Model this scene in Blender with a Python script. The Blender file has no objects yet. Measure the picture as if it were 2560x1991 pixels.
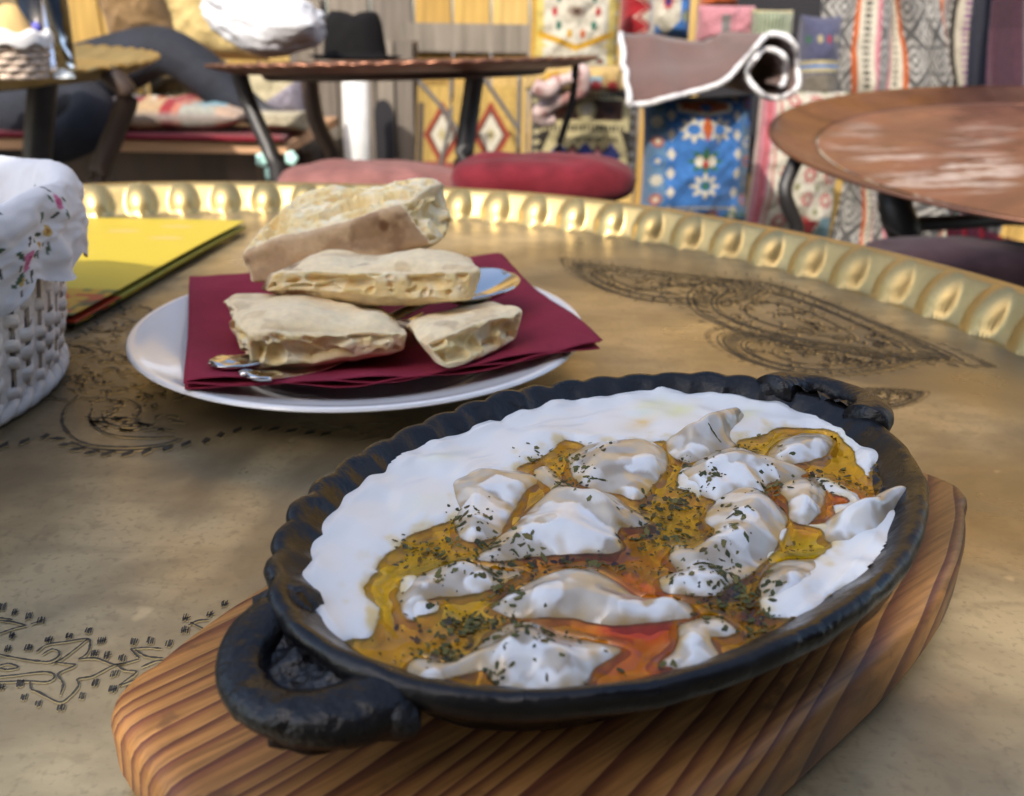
import bpy, bmesh, math, random
import numpy as np
from mathutils import Matrix, Vector
random.seed(7); rng = np.random.default_rng(11)
S = bpy.context.scene
COL = S.collection
# ------------------------------------------------------------------ camera
PW, PH = 2560, 1991                      # size of the photograph
HFOV, PITCH, ROLL, HC = math.radians(60), math.radians(23.0), math.radians(1.0), 0.1535
FPX = PW / 2 / math.tan(HFOV / 2)
cd = bpy.data.cameras.new('camera'); cam = bpy.data.objects.new('camera', cd); COL.objects.link(cam)
cd.sensor_width = 36; cd.angle = HFOV; cd.clip_start = 0.01; cd.clip_end = 400
cp, sp = math.cos(PITCH), math.sin(PITCH)
cam.matrix_world = (Matrix.Translation((0, 0, HC)) @ Matrix(((1, 0, 0, 0), (0, sp, -cp, 0), (0, cp, sp, 0), (0, 0, 0, 1)))
                    @ Matrix.Rotation(ROLL, 4, 'Z'))
cd.dof.use_dof = True; cd.dof.focus_distance = 0.235; cd.dof.aperture_fstop = 17.5; cd.dof.aperture_blades = 0
S.camera = cam
# ------------------------------------------------------------------ sky and sun
SUN = Vector((-0.34, -0.80, 0.74)).normalized()          # towards the sun: behind the viewer, a little left
w = bpy.data.worlds.new('World'); S.world = w; w.use_nodes = True
nt = w.node_tree; nt.nodes.clear()
sky = nt.nodes.new('ShaderNodeTexSky'); sky.sky_type = 'NISHITA'; sky.sun_disc = False
sky.sun_elevation = math.asin(SUN.z); sky.sun_rotation = math.atan2(SUN.x, SUN.y)
sky.air_density = 1.0; sky.dust_density = 2.4; sky.ozone_density = 0.5
bg = nt.nodes.new('ShaderNodeBackground'); bg.inputs['Strength'].default_value = 0.15
wo = nt.nodes.new('ShaderNodeOutputWorld')
nt.links.new(sky.outputs[0], bg.inputs[0]); nt.links.new(bg.outputs[0], wo.inputs[0])
sd = bpy.data.lights.new('sun', 'SUN'); sd.energy = 2.0; sd.angle = math.radians(0.55); sd.color = (1.0, 0.93, 0.82)
sun = bpy.data.objects.new('sun', sd); COL.objects.link(sun)
sun.rotation_euler = SUN.to_track_quat('Z', 'Y').to_euler()
S.view_settings.view_transform = 'Standard'; S.view_settings.look = 'None'
S.view_settings.exposure = 1.47; S.view_settings.gamma = 1.0
S.render.engine = 'CYCLES'
S.cycles.use_denoising = True; S.cycles.max_bounces = 8; S.cycles.diffuse_bounces = 4; S.cycles.glossy_bounces = 5
S.cycles.caustics_reflective = False; S.cycles.caustics_refractive = False; S.cycles.sample_clamp_indirect = 6

# ------------------------------------------------------------------ helpers: photograph -> place
def ray(x, y):
    a = (np.asarray(x, float) - PW / 2) / FPX; b = -(np.asarray(y, float) - PH / 2) / FPX
    c, s = math.cos(ROLL), math.sin(ROLL)
    a, b = c * a - s * b, s * a + c * b
    return np.stack([a, cp + sp * b, -sp + cp * b], -1)
def pz(x, y, z=0.0):                     # point of the horizontal plane z seen at a pixel
    d = ray(x, y); t = (z - HC) / d[..., 2]
    return np.array([0, 0, HC]) + d * t[..., None]
def pd(x, y, Y):                         # point at depth Y seen at a pixel
    d = ray(x, y); return np.array([0, 0, HC]) + d * (Y / d[..., 1])[..., None]
def cropper(x0, y0, k): return lambda x, y: (x0 + x / k, y0 + y / k)
A = cropper(660, 900, 2.4267); B = cropper(1400, 920, 2.184); Cc = cropper(700, 1350, 1.82)
D5 = cropper(440, 420, 1.985); E4 = cropper(0, 1350, 2.184); F6 = cropper(0, 900, 2.4267); G3 = cropper(1300, 480, 1.7333)
FV = cropper(0, 0, 2184 / 2560)

def lin(r, g, b, k=1.0):
    o = []
    for c in (r, g, b):
        c /= 255.0; o.append((c / 12.92 if c <= .04045 else ((c + .055) / 1.055) ** 2.4) * k)
    return tuple(o)
def hashn(ix, iy, iz, seed):
    n = (ix * 374761393 + iy * 668265263 + iz * 2147483647 + seed * 144665) & 0xffffffff
    n = ((n ^ (n >> 13)) * 1274126177) & 0xffffffff
    n = n ^ (n >> 16)
    return (n & 0xffff) / 65535.0
def vnoise(p, scale, seed=0):            # value noise, p (...,3) or (...,2), about -1..1
    p = np.asarray(p, float)
    if p.shape[-1] == 2: p = np.concatenate([p, np.zeros(p.shape[:-1] + (1,))], -1)
    q = p / scale; i = np.floor(q).astype(np.int64); f = q - i; f = f * f * (3 - 2 * f)
    out = 0
    for dx in (0, 1):
        for dy in (0, 1):
            for dz in (0, 1):
                wt = (f[..., 0] if dx else 1 - f[..., 0]) * (f[..., 1] if dy else 1 - f[..., 1]) * (f[..., 2] if dz else 1 - f[..., 2])
                out = out + wt * hashn(i[..., 0] + dx, i[..., 1] + dy, i[..., 2] + dz, seed)
    return out * 2 - 1
def fbm(p, scale, seed=0, oct=3):
    return sum(vnoise(p, scale / 2 ** k, seed + k * 17) * .5 ** k for k in range(oct))
def gn(P_, scale, seed, n=14):            # smooth isotropic undulation
    q = np.random.default_rng(seed); o = 0
    for k in range(n):
        a = q.uniform(0, 2 * math.pi); f = 2 * math.pi / scale * q.uniform(.55, 1.35); o = o + np.cos(f * (P_[..., 0] * math.cos(a) + P_[..., 1] * math.sin(a)) + q.uniform(0, 6.3))
    return o / math.sqrt(n * .5) * .55
def smooth(x, a=0., b=1.):
    t = np.clip((x - a) / (b - a), 0, 1); return t * t * (3 - 2 * t)

# ------------------------------------------------------------------ helpers: meshes
def gfaces(nu, nv, wrap=False, off=0):
    i = np.arange(nu if wrap else nu - 1); j = np.arange(nv - 1)
    I, J = np.meshgrid(i, j, indexing='ij'); I2 = (I + 1) % nu
    return (off + np.stack([I * nv + J, I2 * nv + J, I2 * nv + J + 1, I * nv + J + 1], -1)).reshape(-1, 4)
def mk(name, V, F, mat, parent=None, smooth_=True, col=None, weld=0):
    V = np.asarray(V, float).reshape(-1, 3)
    F = F.tolist() if isinstance(F, np.ndarray) else F
    me = bpy.data.meshes.new(name); me.from_pydata(V.tolist(), [], F)
    if col is not None:
        ca = me.color_attributes.new('Col', 'FLOAT_COLOR', 'POINT')
        c = np.ones((len(V), 4), np.float32); c[:, :3] = np.asarray(col, float).reshape(-1, 3)
        ca.data.foreach_set('color', c.ravel())
    if weld:
        bm = bmesh.new(); bm.from_mesh(me); bmesh.ops.remove_doubles(bm, verts=bm.verts, dist=weld)
        bmesh.ops.recalc_face_normals(bm, faces=bm.faces); bm.to_mesh(me); bm.free()
    if smooth_: me.polygons.foreach_set('use_smooth', [True] * len(me.polygons))
    me.materials.append(mat); me.update()
    o = bpy.data.objects.new(name, me); COL.objects.link(o)
    if parent: o.parent = parent
    return o
def tag(o, label, cat=None, group=None, kind=None):
    if label: o['label'] = label
    if cat: o['category'] = cat
    if group: o['group'] = group
    if kind: o['kind'] = kind
    return o
def thing(name, label, cat, loc=(0, 0, 0), group=None):
    o = bpy.data.objects.new(name, None); COL.objects.link(o); o.location = loc; o.empty_display_size = .05
    o.matrix_world = Matrix.Translation(loc)
    return tag(o, label, cat, group)
def rel(o):                              # children are written in world coordinates
    o.matrix_parent_inverse = o.parent.matrix_world.inverted(); return o
def part(name, V, F, mat, parent, **k):
    o = mk(name, V, F, mat, None, **k); o.parent = parent
    o.matrix_parent_inverse = Matrix.Translation(-Vector(parent.location)) if parent.type == 'EMPTY' else Matrix.Identity(4)
    return o
def catmull(P, n=8, closed=False):
    P = np.asarray(P, float); m = len(P); out = []
    for i in range(m if closed else m - 1):
        a, b, c, d = (P[(i - 1) % m], P[i], P[(i + 1) % m], P[(i + 2) % m]) if closed else \
            (P[max(i - 1, 0)], P[i], P[i + 1], P[min(i + 2, m - 1)])
        for t in np.arange(n) / n:
            out.append(.5 * (2 * b + (c - a) * t + (2 * a - 5 * b + 4 * c - d) * t * t + (3 * b - a - 3 * c + d) * t ** 3))
    if not closed: out.append(P[-1])
    return np.array(out)
def tube(P, r, n=10, flat=1.0, up=(0, 0, 1), closed=False, cap=True):
    P = np.asarray(P, float); m = len(P); r = np.broadcast_to(np.asarray(r, float), (m,))
    T = (np.roll(P, -1, 0) - np.roll(P, 1, 0)) if closed else np.gradient(P, axis=0)
    T /= np.linalg.norm(T, axis=1)[:, None] + 1e-12
    up = np.asarray(up, float); Sd = np.cross(T, up); bad = np.linalg.norm(Sd, axis=1) < .05
    Sd[bad] = np.cross(T[bad], np.array([1., .2, 0])); Sd /= np.linalg.norm(Sd, axis=1)[:, None]
    U = np.cross(Sd, T); a = np.arange(n) * 2 * math.pi / n
    V = P[:, None] + r[:, None, None] * (np.cos(a)[None, :, None] * Sd[:, None] + flat * np.sin(a)[None, :, None] * U[:, None])
    V = V.reshape(-1, 3); F = []
    for i in range(m if closed else m - 1):
        k = (i + 1) % m
        for j in range(n):
            l = (j + 1) % n; F.append((i * n + j, i * n + l, k * n + l, k * n + j))
    if cap and not closed: F += [tuple(range(n))[::-1], tuple((m - 1) * n + j for j in range(n))]
    return V, F
class MB:
    def __init__(s): s.V = []; s.F = []; s.C = []
    def add(s, V, F, c=None):
        o = len(s.V); V = np.asarray(V, float).reshape(-1, 3).tolist(); s.V += V
        s.F += [tuple(int(i) + o for i in f) for f in (F.tolist() if isinstance(F, np.ndarray) else F)]
        if c is not None: s.C += [c] * len(V)
        return s
    def box(s, c, d, M=None):
        c = np.asarray(c, float); d = np.asarray(d, float) / 2
        V = np.array([[x, y, z] for x in (-1, 1) for y in (-1, 1) for z in (-1, 1)], float) * d
        if M is not None: V = V @ np.asarray(M, float).T
        return s.add(V + c, [(0, 1, 3, 2), (4, 6, 7, 5), (0, 4, 5, 1), (2, 3, 7, 6), (0, 2, 6, 4), (1, 5, 7, 3)])
    def obj(s, name, mat, parent=None, **k):
        c = s.C if s.C else None
        return part(name, s.V, s.F, mat, parent, col=c, **k) if parent else mk(name, s.V, s.F, mat, col=c, **k)
def lathe(prof, n=96, c=(0, 0, 0), wob=None):
    prof = np.asarray(prof, float); t = np.arange(n) * 2 * math.pi / n
    V = np.stack([np.cos(t)[:, None] * prof[None, :, 0], np.sin(t)[:, None] * prof[None, :, 0],
                  np.broadcast_to(prof[None, :, 1], (n, len(prof)))], -1)
    return V.reshape(-1, 3) + np.asarray(c, float), gfaces(n, len(prof), True)
def bevel(o, wd=.003, seg=2):
    m = o.modifiers.new('bevel', 'BEVEL'); m.width = wd; m.segments = seg; m.limit_method = 'ANGLE'; return o

# ------------------------------------------------------------------ materials
def mat(name, color=(.5, .5, .5), rough=.5, metal=0., spec=.5, vcol=False, noise=0., nscale=30., bump=0., bscale=200.,
        bdist=.001, sss=0., sssr=(1, .6, .4), sscale=.003, coat=0., sheen=0., rvar=0., stretch=None, trans=0., ior=1.5, alpha=1.):
    m = bpy.data.materials.new(name); m.use_nodes = True; t = m.node_tree; p = t.nodes['Principled BSDF']
    N = lambda k: t.nodes.new(k); L = t.links.new
    p.inputs['Roughness'].default_value = rough; p.inputs['Metallic'].default_value = metal
    p.inputs['Specular IOR Level'].default_value = spec; p.inputs['IOR'].default_value = ior
    p.inputs['Transmission Weight'].default_value = trans; p.inputs['Alpha'].default_value = alpha
    p.inputs['Coat Weight'].default_value = coat; p.inputs['Coat Roughness'].default_value = .08
    p.inputs['Sheen Weight'].default_value = sheen
    p.inputs['Subsurface Weight'].default_value = sss; p.inputs['Subsurface Radius'].default_value = sssr
    p.inputs['Subsurface Scale'].default_value = sscale
    tc = N('ShaderNodeTexCoord'); co = tc.outputs['Object']
    if stretch:
        mp = N('ShaderNodeMapping'); mp.inputs['Scale'].default_value = stretch; L(co, mp.inputs[0]); co = mp.outputs[0]
    if vcol:
        a = N('ShaderNodeAttribute'); a.attribute_name = 'Col'; src = a.outputs['Color']
    else:
        r = N('ShaderNodeRGB'); r.outputs[0].default_value = (*color, 1); src = r.outputs[0]
    if noise:
        nz = N('ShaderNodeTexNoise'); nz.inputs['Scale'].default_value = nscale; nz.inputs['Detail'].default_value = 5
        L(co, nz.inputs['Vector'])
        mr = N('ShaderNodeMapRange'); mr.inputs[1].default_value = .3; mr.inputs[2].default_value = .7
        mr.inputs[3].default_value = 1 - noise; mr.inputs[4].default_value = 1 + noise * .6; L(nz.outputs[0], mr.inputs[0])
        mx = N('ShaderNodeMix'); mx.data_type = 'RGBA'; mx.blend_type = 'MULTIPLY'; mx.inputs[0].default_value = 1
        L(src, mx.inputs[6]); L(mr.outputs[0], mx.inputs[7]); src = mx.outputs[2]
    L(src, p.inputs['Base Color'])
    if rvar:
        n2 = N('ShaderNodeTexNoise'); n2.inputs['Scale'].default_value = nscale * .7; n2.inputs['Detail'].default_value = 6; L(co, n2.inputs['Vector'])
        m2 = N('ShaderNodeMapRange'); m2.inputs[1].default_value = .3; m2.inputs[2].default_value = .7
        m2.inputs[3].default_value = max(.02, rough - rvar); m2.inputs[4].default_value = rough + rvar
        L(n2.outputs[0], m2.inputs[0]); L(m2.outputs[0], p.inputs['Roughness'])
    if bump:
        n3 = N('ShaderNodeTexNoise'); n3.inputs['Scale'].default_value = bscale; n3.inputs['Detail'].default_value = 4; L(co, n3.inputs['Vector'])
        b = N('ShaderNodeBump'); b.inputs['Strength'].default_value = bump; b.inputs['Distance'].default_value = bdist
        L(n3.outputs[0], b.inputs['Height']); L(b.outputs[0], p.inputs['Normal'])
    return m

def brass_material(name, bright, dark, red, rough=.3, use_pat=False, patcol=(.13, .105, .07), metal=.9):
    m = bpy.data.materials.new(name); m.use_nodes = True; t = m.node_tree; p = t.nodes['Principled BSDF']
    N = lambda k: t.nodes.new(k); L = t.links.new
    p.inputs['Metallic'].default_value = metal
    tc = N('ShaderNodeTexCoord')
    def nz(sc, det=6, dist=0., stretch=None):
        n = N('ShaderNodeTexNoise'); n.inputs['Scale'].default_value = sc; n.inputs['Detail'].default_value = det
        n.inputs['Distortion'].default_value = dist; co = tc.outputs['Object']
        if stretch:
            mp = N('ShaderNodeMapping'); mp.inputs['Scale'].default_value = stretch; mp.inputs['Rotation'].default_value = (0, 0, .6); L(co, mp.inputs[0]); co = mp.outputs[0]
        L(co, n.inputs['Vector']); return n.outputs[0]
    def mr(s, a, b, c=0., d=1.):
        k = N('ShaderNodeMapRange'); 
        for q, v in zip((1, 2, 3, 4), (a, b, c, d)): k.inputs[q].default_value = v
        L(s, k.inputs[0]); return k.outputs[0]
    def mix(f, a, b):
        k = N('ShaderNodeMix'); k.data_type = 'RGBA'
        if isinstance(f, float): k.inputs[0].default_value = f
        else: L(f, k.inputs[0])
        for q, v in ((6, a), (7, b)):
            if isinstance(v, tuple): k.inputs[q].default_value = (*v, 1)
            else: L(v, k.inputs[q])
        return k.outputs[2]
    c = mix(mr(nz(7.5, 9, 1.3), .40, .60), bright, dark); c = mix(mr(nz(30, 6, .8, (1, 2.4, 1)), .40, .70, 0, .55), c, dark)
    c = mix(mr(nz(5, 6, 1.2, (1, 3, 1)), .6, .74, 0, .5), c, red)
    c = mix(mr(nz(420, 2), .56, .70, 0, .45), c, dark); c = mix(mr(nz(130, 4, .5), .56, .68, 0, .4), c, dark)                      # pitting
    sp_ = nz(42, 3); c = mix(mr(sp_, .70, .74, 0, .55), c, tuple(min(1, x * 1.5) for x in bright))   # dried drops
    ro = mr(nz(14, 7, .4), .3, .7, rough - .09, rough + .14)
    if use_pat:
        a = N('ShaderNodeAttribute'); a.attribute_name = 'Col'
        sx = N('ShaderNodeSeparateColor'); L(a.outputs['Color'], sx.inputs[0])
        fac = N('ShaderNodeMath'); fac.operation = 'MULTIPLY'; L(sx.outputs[0], fac.inputs[0]); L(mr(nz(60, 5), .3, .7, .5, 1.), fac.inputs[1])
        c = mix(fac.outputs[0], c, patcol)
        ad = N('ShaderNodeMath'); ad.operation = 'MULTIPLY_ADD'; L(fac.outputs[0], ad.inputs[0]); ad.inputs[1].default_value = .18; L(ro, ad.inputs[2]); ro = ad.outputs[0]
    L(c, p.inputs['Base Color']); L(ro, p.inputs['Roughness'])
    b1 = N('ShaderNodeBump'); b1.inputs['Strength'].default_value = .35; b1.inputs['Distance'].default_value = .0012; L(nz(22, 3), b1.inputs['Height'])
    b2 = N('ShaderNodeBump'); b2.inputs['Strength'].default_value = .10; b2.inputs['Distance'].default_value = .0005; L(nz(260, 4, 0, (1, 4, 1)), b2.inputs['Height'])
    L(b1.outputs[0], b2.inputs['Normal']); L(b2.outputs[0], p.inputs['Normal'])
    return m
BRASS = brass_material('old_brass', (.53, .415, .235), (.26, .20, .115), (.52, .33, .17), .32, True, metal=.62)
COPPER_WORN = brass_material('worn_copper', (.28, .125, .08), (.17, .08, .055), (.27, .11, .065), .42, True, (.60, .50, .44), .6)
BRASS_RIM = brass_material('brass_rim', (.53, .39, .165), (.40, .30, .13), (.45, .31, .13), .42)
COPPER = brass_material('old_copper', (.36, .18, .115), (.22, .11, .075), (.36, .15, .08), .42)
COPPER_RIM = brass_material('copper_rim', (.30, .145, .09), (.20, .095, .062), (.36, .15, .08), .38)
IRON = mat('dark_iron', (.022, .02, .02), .45, 0, .5, noise=.4, nscale=60, bump=.3, bscale=300)
LEGWOOD = mat('dark_leg_wood', (.06, .035, .022), .5, noise=.4, nscale=20, stretch=(1, 1, .2))
GLINT = mat('engraved_glint', (.58, .45, .22), .3, .7, noise=.2, nscale=200)  # bright strokes beside the cuts: light caught by the grooves, put in as colour
ENGRAVE = mat('engraved_niello', (.048, .042, .034), .5, .3, noise=.5, nscale=300)
VC = lambda n, **k: mat(n, vcol=True, **k)
FABRIC = VC('woven_fabric', rough=.9, spec=.2, noise=.22, nscale=120, bump=.4, bscale=700, sheen=.15)
VELVET = VC('velvet', rough=.9, spec=.1, noise=.25, nscale=40, sheen=.08, bump=.2, bscale=300)
PORC = mat('white_porcelain', (.80, .80, .79), .12, 0, .5, coat=.3)
NAPKIN = mat('burgundy_paper', (.245, .022, .048), .85, 0, .2, noise=.12, nscale=60, bump=.25, bscale=900, bdist=.0004)
STEEL = mat('stainless_steel', (.62, .6, .57), .12, 1., bump=.05, bscale=60, rvar=.05)
CRUST = VC('bread_crust', rough=.8, spec=.25, noise=.10, nscale=300, bump=.5, bscale=700, bdist=.0007, sss=.35, sssr=(1, .7, .4), sscale=.004)

# ------------------------------------------------------------------ setting: ground
GZ = -0.52
GROUND = mat('worn_stone_paving', (.19, .165, .135), .85, noise=.5, nscale=3, bump=.5, bscale=30, bdist=.01)
g = 60
tag(mk('ground', [(-g, -g, GZ), (g, -g, GZ), (g, g, GZ), (-g, g, GZ)], [(0, 1, 2, 3)], GROUND, smooth_=False), None, None, kind='structure')

# ------------------------------------------------------------------ wall of upright planks behind the seats
WY = 3.0
wall = thing('plank_wall', 'yellow upright plank wall with shade coloured into grey boards behind the seats', 'wall', (0, WY, GZ))
def plank_mat(name, c1, c2):
    m = mat(name, c1, .75, spec=.25, noise=.35, nscale=7, stretch=(6, 6, .45), bump=.5, bscale=40, bdist=.003); return m
PL = [plank_mat('yellow_plank', (.37, .235, .065), 0), plank_mat('pale_plank', (.40, .27, .09), 0), plank_mat('ochre_plank', (.31, .19, .05), 0)]
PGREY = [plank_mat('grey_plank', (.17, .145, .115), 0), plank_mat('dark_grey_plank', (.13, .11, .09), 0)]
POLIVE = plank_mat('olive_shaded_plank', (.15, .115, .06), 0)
x = -4.6; shared = {}
while x < 4.8:
    wd = random.choice((.105, .12, .135)); X0 = x; x += wd
    cx = X0 + wd / 2
    if -0.66 < cx < -0.33: m = random.choice(PGREY)  # eave shade on the wall put into the plank colour
    elif cx < -1.42: m = POLIVE  # shade over the left end put into the plank colour
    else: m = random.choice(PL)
    key = (wd, m.name)
    hgt = 2.9
    if key not in shared:
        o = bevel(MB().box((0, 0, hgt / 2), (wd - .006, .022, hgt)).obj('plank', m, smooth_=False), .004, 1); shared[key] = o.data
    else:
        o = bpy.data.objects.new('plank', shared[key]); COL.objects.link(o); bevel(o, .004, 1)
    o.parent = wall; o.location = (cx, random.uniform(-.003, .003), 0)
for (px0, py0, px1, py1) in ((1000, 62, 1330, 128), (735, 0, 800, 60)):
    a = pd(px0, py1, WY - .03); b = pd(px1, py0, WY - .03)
    MB().box(((a[0] + b[0]) / 2, WY - .026, (a[2] + b[2]) / 2), (abs(b[0] - a[0]), .024, abs(b[2] - a[2]))).obj('shade_board', PGREY[0], wall, smooth_=False)  # grey boards standing in for a band of eave shade
# awning added unseen behind the viewer: its edge throws the shade that covers the near half of the brass table
AZ = 1.75
e0, e1 = np.array([-.30, .50, 0]), np.array([.185, .72, 0])
off = np.array(SUN) / SUN.z * AZ
ed = (e1 - e0) / np.linalg.norm(e1 - e0); back = np.array([ed[1], -ed[0], 0])
CANVAS = mat('added_awning_canvas', (.42, .40, .36), .9, noise=.1, nscale=8)
aw = thing('added_awning', 'pale canvas awning on four posts set unseen behind the viewer to shade the brass table', 'added_awning', (0, -2.6, GZ))
c4 = [e0 + off - ed * 2.2, e0 + off + ed * 2.8, e0 + off + ed * 2.8 + back * 2.6, e0 + off - ed * 2.2 + back * 2.6]
V = [q + np.array([0, 0, .35 if k > 1 else 0]) for k, q in enumerate(c4)]
def canopy_at(a, b): return (V[0] * (1 - a) + V[1] * a) * (1 - b) + (V[3] * (1 - a) + V[2] * a) * b
def canopy_uv(P_):                        # where the sun ray through a table point meets the cloth
    P_ = np.array([P_[0], P_[1], 0.]); sn = np.array(SUN); nrm = np.cross(V[1] - V[0], V[3] - V[0]); q = P_ + sn * (np.dot(V[0] - P_, nrm) / np.dot(sn, nrm)); d = q - V[0]
    A0, B0 = V[1] - V[0], V[3] - V[0]; return np.linalg.lstsq(np.stack([A0, B0], 1), d, rcond=None)[0]
opens = []
for (px_, py_, ha, hb) in ((2560, 1660, .040, .036), (90, 1900, .055, .040)):  # holes shaped into the cloth to let sun patches onto the table
    ca, cb = canopy_uv(pz(px_, py_)); opens.append((ca - ha / 5., ca + ha / 5., cb - hb / 2.6, cb + hb / 2.6))
opens.sort(); cuts = [0.]
rects = []
for (a0, a1, b0, b1) in opens: rects += [(cuts[-1], a0, 0, 1), (a0, a1, 0, b0), (a0, a1, b1, 1)]; cuts.append(a1)
rects.append((cuts[-1], 1., 0, 1)); cm = MB()
for (a0, a1, b0, b1) in rects:
    q = np.array([canopy_at(a0, b0), canopy_at(a1, b0), canopy_at(a1, b1), canopy_at(a0, b1)]); q = np.concatenate([q, q + [0, 0, .012]])
    cm.add(q, [(0, 1, 2, 3), (7, 6, 5, 4), (0, 4, 5, 1), (1, 5, 6, 2), (2, 6, 7, 3), (3, 7, 4, 0)])
cm.obj('added_canopy', CANVAS, aw, smooth_=False)
for k, q in enumerate(V[:4]):
    q = q - back * (.05 if k > 1 else -.05)
    part('post', *tube([(q[0], q[1], GZ), (q[0], q[1], q[2] - .004)], .025, 10), LEGWOOD, aw)

backing = thing('sky_block_wall', 'dark timber cafe wall added unseen behind the viewer to block the sky', 'blocker', (0, -1.75, GZ))  # unseen wall added to cut the sky light from behind
DKP = [plank_mat('sky_block_brown', (.10, .07, .045), 0), plank_mat('sky_block_dark_brown', (.075, .05, .035), 0)]
shared_c = {}
for k in range(44):
    m = DKP[k % 2]
    if m.name not in shared_c:
        o = MB().box((0, 0, 1.15), (.176, .03, 2.3)).obj('plank', m, smooth_=False); shared_c[m.name] = o.data
    else:
        o = bpy.data.objects.new('plank', shared_c[m.name]); COL.objects.link(o)
    o.parent = backing; o.location = (-4. + k * .18, .45 * (-4. + k * .18), 0); o.rotation_euler = (0, 0, math.atan(.45))
# ------------------------------------------------------------------ painted textile patterns
class Pat:
    def __init__(s, w, h, c, seed=0):
        s.w, s.h = w, h; s.a = np.zeros((w, h, 3)); s.a[:] = c
        s.u, s.v = np.meshgrid(np.linspace(0, 1, w), np.linspace(0, 1, h), indexing='ij')
    def m(s, mask, c): s.a[mask] = c; return s
    def rect(s, x0, y0, x1, y1, c): return s.m((s.u > x0) & (s.u < x1) & (s.v > y0) & (s.v < y1), c)
    def dia(s, x, y, rx, ry, c): return s.m(np.abs(s.u - x) / rx + np.abs(s.v - y) / ry < 1, c)
    def ell(s, x, y, rx, ry, c): return s.m(((s.u - x) / rx) ** 2 + ((s.v - y) / ry) ** 2 < 1, c)
    def hexa(s, x, y, rx, ry, c): return s.m((np.abs(s.u - x) / rx < 1) & (np.abs(s.v - y) / ry + .5 * np.abs(s.u - x) / rx < 1), c)
    def flower(s, x, y, rx, ry, c, c2=None):
        th = np.arctan2((s.v - y) / ry, (s.u - x) / rx); r = np.hypot((s.u - x) / rx, (s.v - y) / ry)
        s.m(r < .8 + .22 * np.cos(8 * th), c)
        if c2 is not None: s.m(r < .42, c2)
        return s
    def stripes(s, x0, x1, y0, y1, n, c, axis=0, duty=.5):
        k = (s.u if axis == 0 else s.v)
        return s.m((s.u > x0) & (s.u < x1) & (s.v > y0) & (s.v < y1) & ((k * n) % 1 < duty), c)
K = .40
CREAM = lin(240, 232, 210, K); GOLD = lin(232, 178, 40, K); RED = lin(196, 40, 50, K); NAVY = lin(48, 60, 130, K); TEAL = lin(30, 120, 100, K)
ORNG = lin(222, 110, 50, K); BLK = lin(52, 46, 40, K); BLUE = lin(74, 136, 214, K); GREEN = lin(60, 120, 80, K); TAN = lin(214, 200, 150, K); BROWN = lin(104, 74, 58, K)
PINK = lin(232, 150, 160, K); MAUVE = lin(128, 96, 90, K); GREY = lin(150, 146, 142, K); WHITE = lin(238, 236, 232, K); LBLUE = lin(150, 200, 214, K)

def rotm(rx, ry, rz):
    return np.array((Matrix.Rotation(rz, 3, 'Z') @ Matrix.Rotation(rx, 3, 'X') @ Matrix.Rotation(ry, 3, 'Y')))
def cushion(name, label, cat, pat, c, w, h, t, rx=0, ry=0, rz=0, group=None, mat_=None, pw=4, pinch=.05, lump=.012, seed=1):
    nu, nv = pat.w, pat.h; u, v = pat.u * 2 - 1, pat.v * 2 - 1
    prof = np.sqrt(np.clip(1 - np.abs(u) ** pw, 0, 1)) * np.sqrt(np.clip(1 - np.abs(v) ** pw, 0, 1))
    X = u * w / 2 * (1 - pinch * (1 - v ** 2)); Z = v * h / 2 * (1 - pinch * (1 - u ** 2))
    n = fbm(np.stack([u * w, v * h], -1), .12, seed) * lump
    V = []
    for sgn in (-1, 1): V.append(np.stack([X, sgn * (prof * t / 2 + n * prof), Z], -1).reshape(-1, 3))
    V = np.concatenate(V) @ rotm(rx, ry, rz).T + np.asarray(c, float)
    F = np.concatenate([gfaces(nu, nv), gfaces(nu, nv, off=nu * nv)[:, ::-1]])
    o = mk(name, V, F, mat_ or FABRIC, col=np.concatenate([pat.a.reshape(-1, 3)] * 2), weld=1e-5)
    return tag(o, label, cat, group)
def sheet(name, label, cat, pat, fn, th=.006, group=None, mat_=None):
    V = fn(pat.u, pat.v).reshape(-1, 3)
    o = mk(name, V, gfaces(pat.w, pat.h), mat_ or FABRIC, col=pat.a.reshape(-1, 3))
    m = o.modifiers.new('solid', 'SOLIDIFY'); m.thickness = th; m.offset = 0
    return tag(o, label, cat, group)
def span(px0, py0, px1, py1, Y):          # centre, width, height of a pixel box at depth Y
    a = pd(px0, py1, Y); b = pd(px1, py0, Y); return (a + b) / 2, b[0] - a[0], b[2] - a[2]

# gold cushion
p = Pat(110, 120, GOLD); p.rect(.06, .05, .94, .95, lin(238, 214, 120, K)); p.hexa(.5, .56, .36, .44, CREAM); p.rect(.14, .12, .86, .3, CREAM)
p.m((np.abs(p.v - .28 - .35 * np.abs(p.u - .5)) < .03) & (np.abs(p.u - .5) < .42), GOLD)
for k in range(10):
    a = k * math.pi / 5; p.ell(.5 + .24 * math.cos(a), .62 + .22 * math.sin(a), .03, .045, [RED, TEAL, GOLD, ORNG, TEAL][k % 5])
p.ell(.5, .62, .11, .05, lin(190, 170, 150, K)); p.ell(.5, .62, .05, .025, BROWN)
for k in range(7): p.rect(.02 + .13 * k, .0, .08 + .13 * k, .05, ORNG); p.dia(.96, .1 + .13 * k, .02, .03, CREAM)
for k in (.22, .5, .78): p.flower(k, .17, .05, .04, TEAL, RED)
c, w_, h_ = span(1318, -70, 1560, 205, 2.05)
cushion('gold_cushion', 'gold cushion with cream medallion and coloured drops standing above the copper tray', 'cushion', p, c, w_, h_, .12, rx=-.12)
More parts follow.
